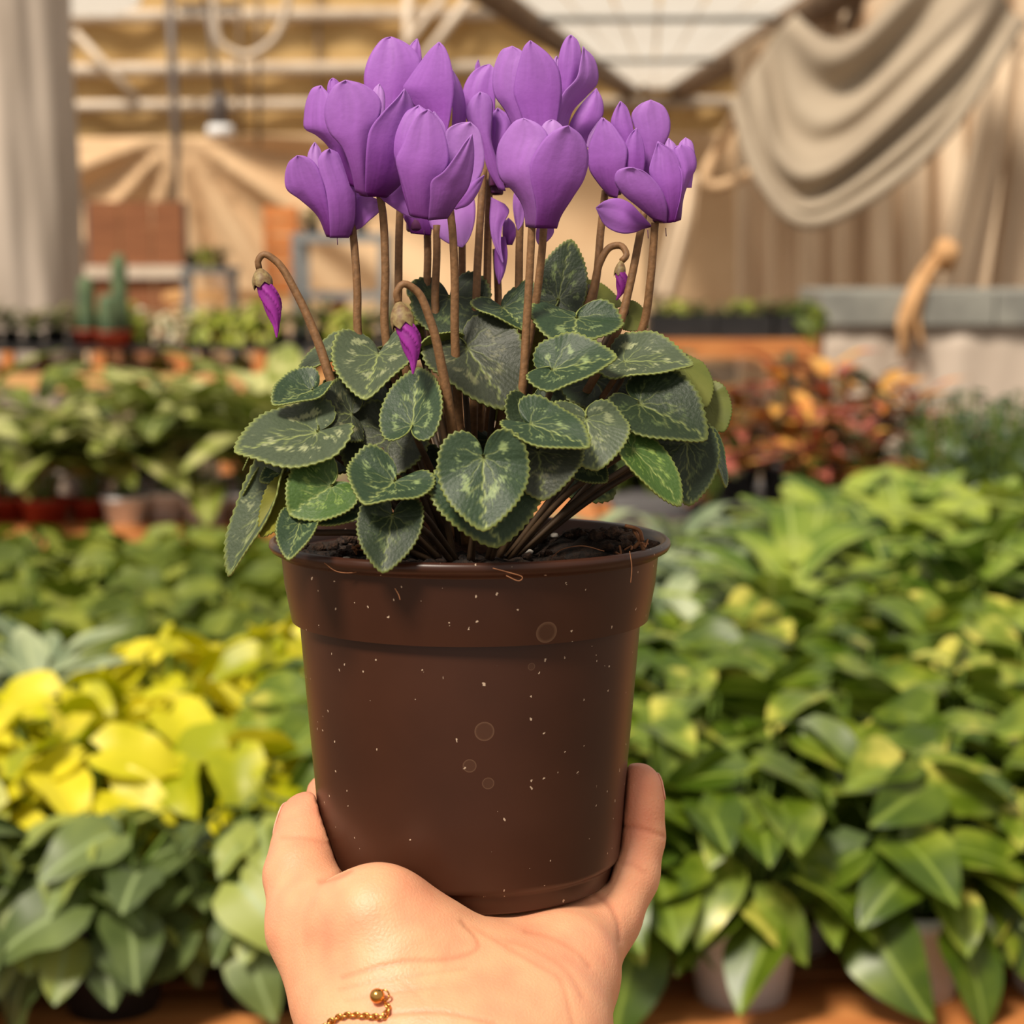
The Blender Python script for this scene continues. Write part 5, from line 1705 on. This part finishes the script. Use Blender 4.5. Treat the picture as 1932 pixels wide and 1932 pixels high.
CREASES = [  # px polyline, depth mm, width px
 ([(872, 1738), (890, 1757), (903, 1776), (898, 1793), (865, 1806), (820, 1812), (770, 1813), (705, 1827), (645, 1845)], .5, 5),
 ([(640, 1868), (720, 1850), (800, 1838), (880, 1826)], .25, 4),
 ([(650, 1890), (740, 1872), (830, 1862)], .2, 4),
 ([(735, 1913), (800, 1908), (855, 1912), (935, 1932)], .5, 5),
 ([(880, 1744), (925, 1766), (977, 1797), (1025, 1825), (1060, 1852), (1082, 1932)], .35, 6),
 ([(993, 1756), (1030, 1764), (1062, 1778), (1095, 1800), (1113, 1822)], .45, 6),
 ([(940, 1770), (1010, 1790), (1070, 1830), (1100, 1880)], .3, 6),
 ([(1172, 1558), (1205, 1563), (1254, 1578)], .6, 5),
 ([(1158, 1624), (1190, 1630), (1218, 1648)], .35, 5),
 ([(1121, 1686), (1150, 1706), (1167, 1740), (1171, 1775)], .7, 6),
 ([(532, 1580), (575, 1580), (622, 1592)], .4, 5),
 ([(660, 1641), (640, 1652), (606, 1662)], .8, 6),
 ([(720, 1820), (760, 1850), (800, 1890)], .15, 4),
 ([(850, 1780), (840, 1830), (815, 1880)], .12, 4),
]
disp = np.zeros(nvv); red = np.zeros(nvv)
mask = (facing > 0.05) & (dd < 0.605)
ix = np.where(mask)[0]
q = np.stack([ppx[ix], ppy[ix]], 1)
for pl_, dp, wd in CREASES:
    c = catmull(pl_, 24)
    best = np.full(len(ix), 1e9)
    for a, b in zip(c[:-1], c[1:]):
        d = b - a
        t = np.clip(((q - a) @ d) / (d @ d), 0, 1)
        best = np.minimum(best, np.linalg.norm(q - a - t[:, None] * d, axis=1))
    g = np.exp(-(best / wd) ** 2)
    disp[ix] += -dp * 0.5e-3 * g
    red[ix] = np.maximum(red[ix], g * min(1, dp * 1.6))
co2 = co + no * disp[:, None]
me.vertices.foreach_set('co', co2.ravel())
base = np.array(srgb(228, 168, 128)[:3]); pink = np.array(srgb(216, 136, 106)[:3]); cre = np.array(srgb(186, 108, 78)[:3])
nzv = np.array([noise.noise(Vector(p) * 55) * .6 + noise.noise(Vector(p) * 190) * .4 for p in co])
k = np.clip(0.30 + 0.7 * nzv, 0, 1)
tipk = np.clip((1640 - ppy) / 150, 0, 1)
k = np.clip(k + 0.5 * tipk, 0, 1)
C = base + (pink - base) * k[:, None]
C = C + (cre - C) * (0.42 * red)[:, None]
ca = me.color_attributes.new('col', 'FLOAT_COLOR', 'POINT')
c4 = np.ones((nvv, 4), np.float32); c4[:, :3] = C
ca.data.foreach_set('color', c4.ravel())
me.polygons.foreach_set('use_smooth', [True] * len(me.polygons))
if not me.materials: me.materials.append(m_skin)
me.update()
ho.data = me
ho.name = 'hand'
ho.location = hb
tag(ho, 'bare left hand with palm toward the viewer, cupping the brown pot from below', 'hand')

# nails, laid on the skin
from mathutils.bvhtree import BVHTree
bvh = BVHTree.FromPolygons([tuple(p + hb) for p in co2], [tuple(p.vertices) for p in me.polygons])
m_nail = simple('nail', srgb(224, 160, 136), srgb(234, 176, 152), 60, 0.3)
def nail(px, py, d, w, hgt, n, ln=(0, 1, 0)):
    up_ = norm(ln[0] * RIGHT + ln[1] * UP - ln[2] * FWD)
    nn = n[0] * RIGHT + n[1] * UP - n[2] * FWD
    nn = norm(nn - up_ * (nn @ up_))
    c3 = cp(px, py, d)
    s_ = np.cross(up_, nn)
    V, Fs = [], []
    for i in range(11):
        for j in range(11):
            a, b = i / 10 * 2 - 1, j / 10 * 2 - 1
            ww = w * (1 - .3 * abs(b) ** 4)
            p = c3 + s_ * a * ww / 2 + up_ * b * hgt / 2 + nn * 0.002
            hit = bvh.find_nearest(Vector(p))
            V.append(np.array(hit[0]) + nn * 0.00035 - hb)
    for i in range(10):
        for j in range(10):
            q_ = i * 11 + j
            Fs.append((q_, q_ + 11, q_ + 12, q_ + 1))
    o = obj('nail', mesh_from('nail', V, Fs, [m_nail]), ho)
    sd = o.modifiers.new('thickness', 'SOLIDIFY'); sd.thickness = .0005; sd.offset = 0
nail(1246, 1474, .593, .0085, .0095, (.90, .12, -.42))
nail(532, 1540, .582, .011, .012, (-.92, .1, -.38))

# ------------------------------------------------------------------ bracelet
m_gold, nt, b_, out_ = newmat('gold')
b_.inputs['Base Color'].default_value = srgb(214, 158, 84)
b_.inputs['Metallic'].default_value = 1.0
b_.inputs['Roughness'].default_value = 0.22
def on_hand(px, py, lift):
    r = norm(ray(px, py))
    hit = bvh.ray_cast(Vector(EYE), Vector(r))
    if hit[0] is None:
        return None, None
    n = np.array(hit[1])
    if n @ r > 0: n = -n
    return np.array(hit[0]) + n * lift, n
path = catmull([(604, 1962), (612, 1945), (622, 1933), (640, 1922), (660, 1917), (682, 1918), (704, 1920), (722, 1921), (731, 1914), (733, 1902), (729, 1894)], 200)
pts, nrm = [], []
for x, y in path:
    p, n = on_hand(x, y, .0007)
    if p is not None:
        pts.append(p); nrm.append(n)
pts, nrm = np.array(pts), np.array(nrm)
bc, bn = on_hand(716, 1886, .0019)
br = empty('bracelet', pts[0])
tag(br, 'thin gold chain bracelet ending in a round bead on the wrist', 'bracelet')
dl = np.concatenate([[0], np.cumsum(np.linalg.norm(np.diff(pts, axis=0), axis=1))])
step = 0.00135
# one link: small oval ring
V, Fs = [], []
for i in range(14):
    a = 2 * math.pi * i / 14
    for j in range(7):
        bb = 2 * math.pi * j / 7
        rr = 0.00032 * math.cos(bb)
        V.append(((0.00105 + rr) * math.cos(a), (0.00072 + rr) * math.sin(a), 0.00032 * math.sin(bb)))
for i in range(14):
    for j in range(7):
        Fs.append((i * 7 + j, ((i + 1) % 14) * 7 + j, ((i + 1) % 14) * 7 + (j + 1) % 7, i * 7 + (j + 1) % 7))
lk = mesh_from('link', V, Fs, [m_gold])
for i, s_ in enumerate(np.arange(0, dl[-1], step)):
    p = np.array([np.interp(s_, dl, pts[:, c]) for c in range(3)])
    p2 = np.array([np.interp(s_ + step, dl, pts[:, c]) for c in range(3)])
    n = np.array([np.interp(s_, dl, nrm[:, c]) for c in range(3)])
    t = p2 - p if np.linalg.norm(p2 - p) > 1e-6 else p - pts[-5]
    t = norm(t)
    side_ = norm(np.cross(t, n))
    nn = norm(n * (1 if i % 2 else -1) * .75 + side_)
    o = obj('link', lk, br)
    o.matrix_basis = frame_mat(p - pts[0], t, nn)
V, Fs = [], []
for i in range(21):
    th = math.pi * i / 20
    for k in range(32):
        a = 2 * math.pi * k / 32
        V.append((.0019 * math.sin(th) * math.cos(a), .0019 * math.sin(th) * math.sin(a), .0019 * math.cos(th)))
for i in range(20):
    for k in range(32):
        a, b = i * 32 + k, i * 32 + (k + 1) % 32
        Fs.append((a, a + 32, b + 32, b))
obj('bead', mesh_from('bead', V, Fs, [m_gold]), br, tuple(bc - pts[0]))
ring_p = [bc - pts[0] + (.0013 * math.cos(a)) * norm(np.cross(bn, UP)) * -1 + .0013 * math.sin(a) * UP + RIGHT * .0019 + bn * .0004 for a in np.linspace(0, 6.28, 16)]
v, f = tube_data(ring_p, .00028, 6)
obj('jump_ring', mesh_from('jump_ring', v, f, [m_gold]), br)

# ------------------------------------------------------------------ one label each where a row can be counted
ORD = ['first', 'second', 'third', 'fourth', 'fifth', 'sixth', 'seventh', 'eighth', 'ninth', 'tenth', 'eleventh', 'twelfth', 'thirteenth']
groups = {}
for o in bpy.data.objects:
    if o.parent is None and 'group' in o:
        groups.setdefault(o['group'], []).append(o)
for g, L_ in groups.items():
    if 1 < len(L_) <= 13:
        L_.sort(key=lambda o: proj(tuple(o.location))[0])
        for i, o in enumerate(L_):
            o['label'] = o['label'] + ', ' + ORD[i] + ' from left'
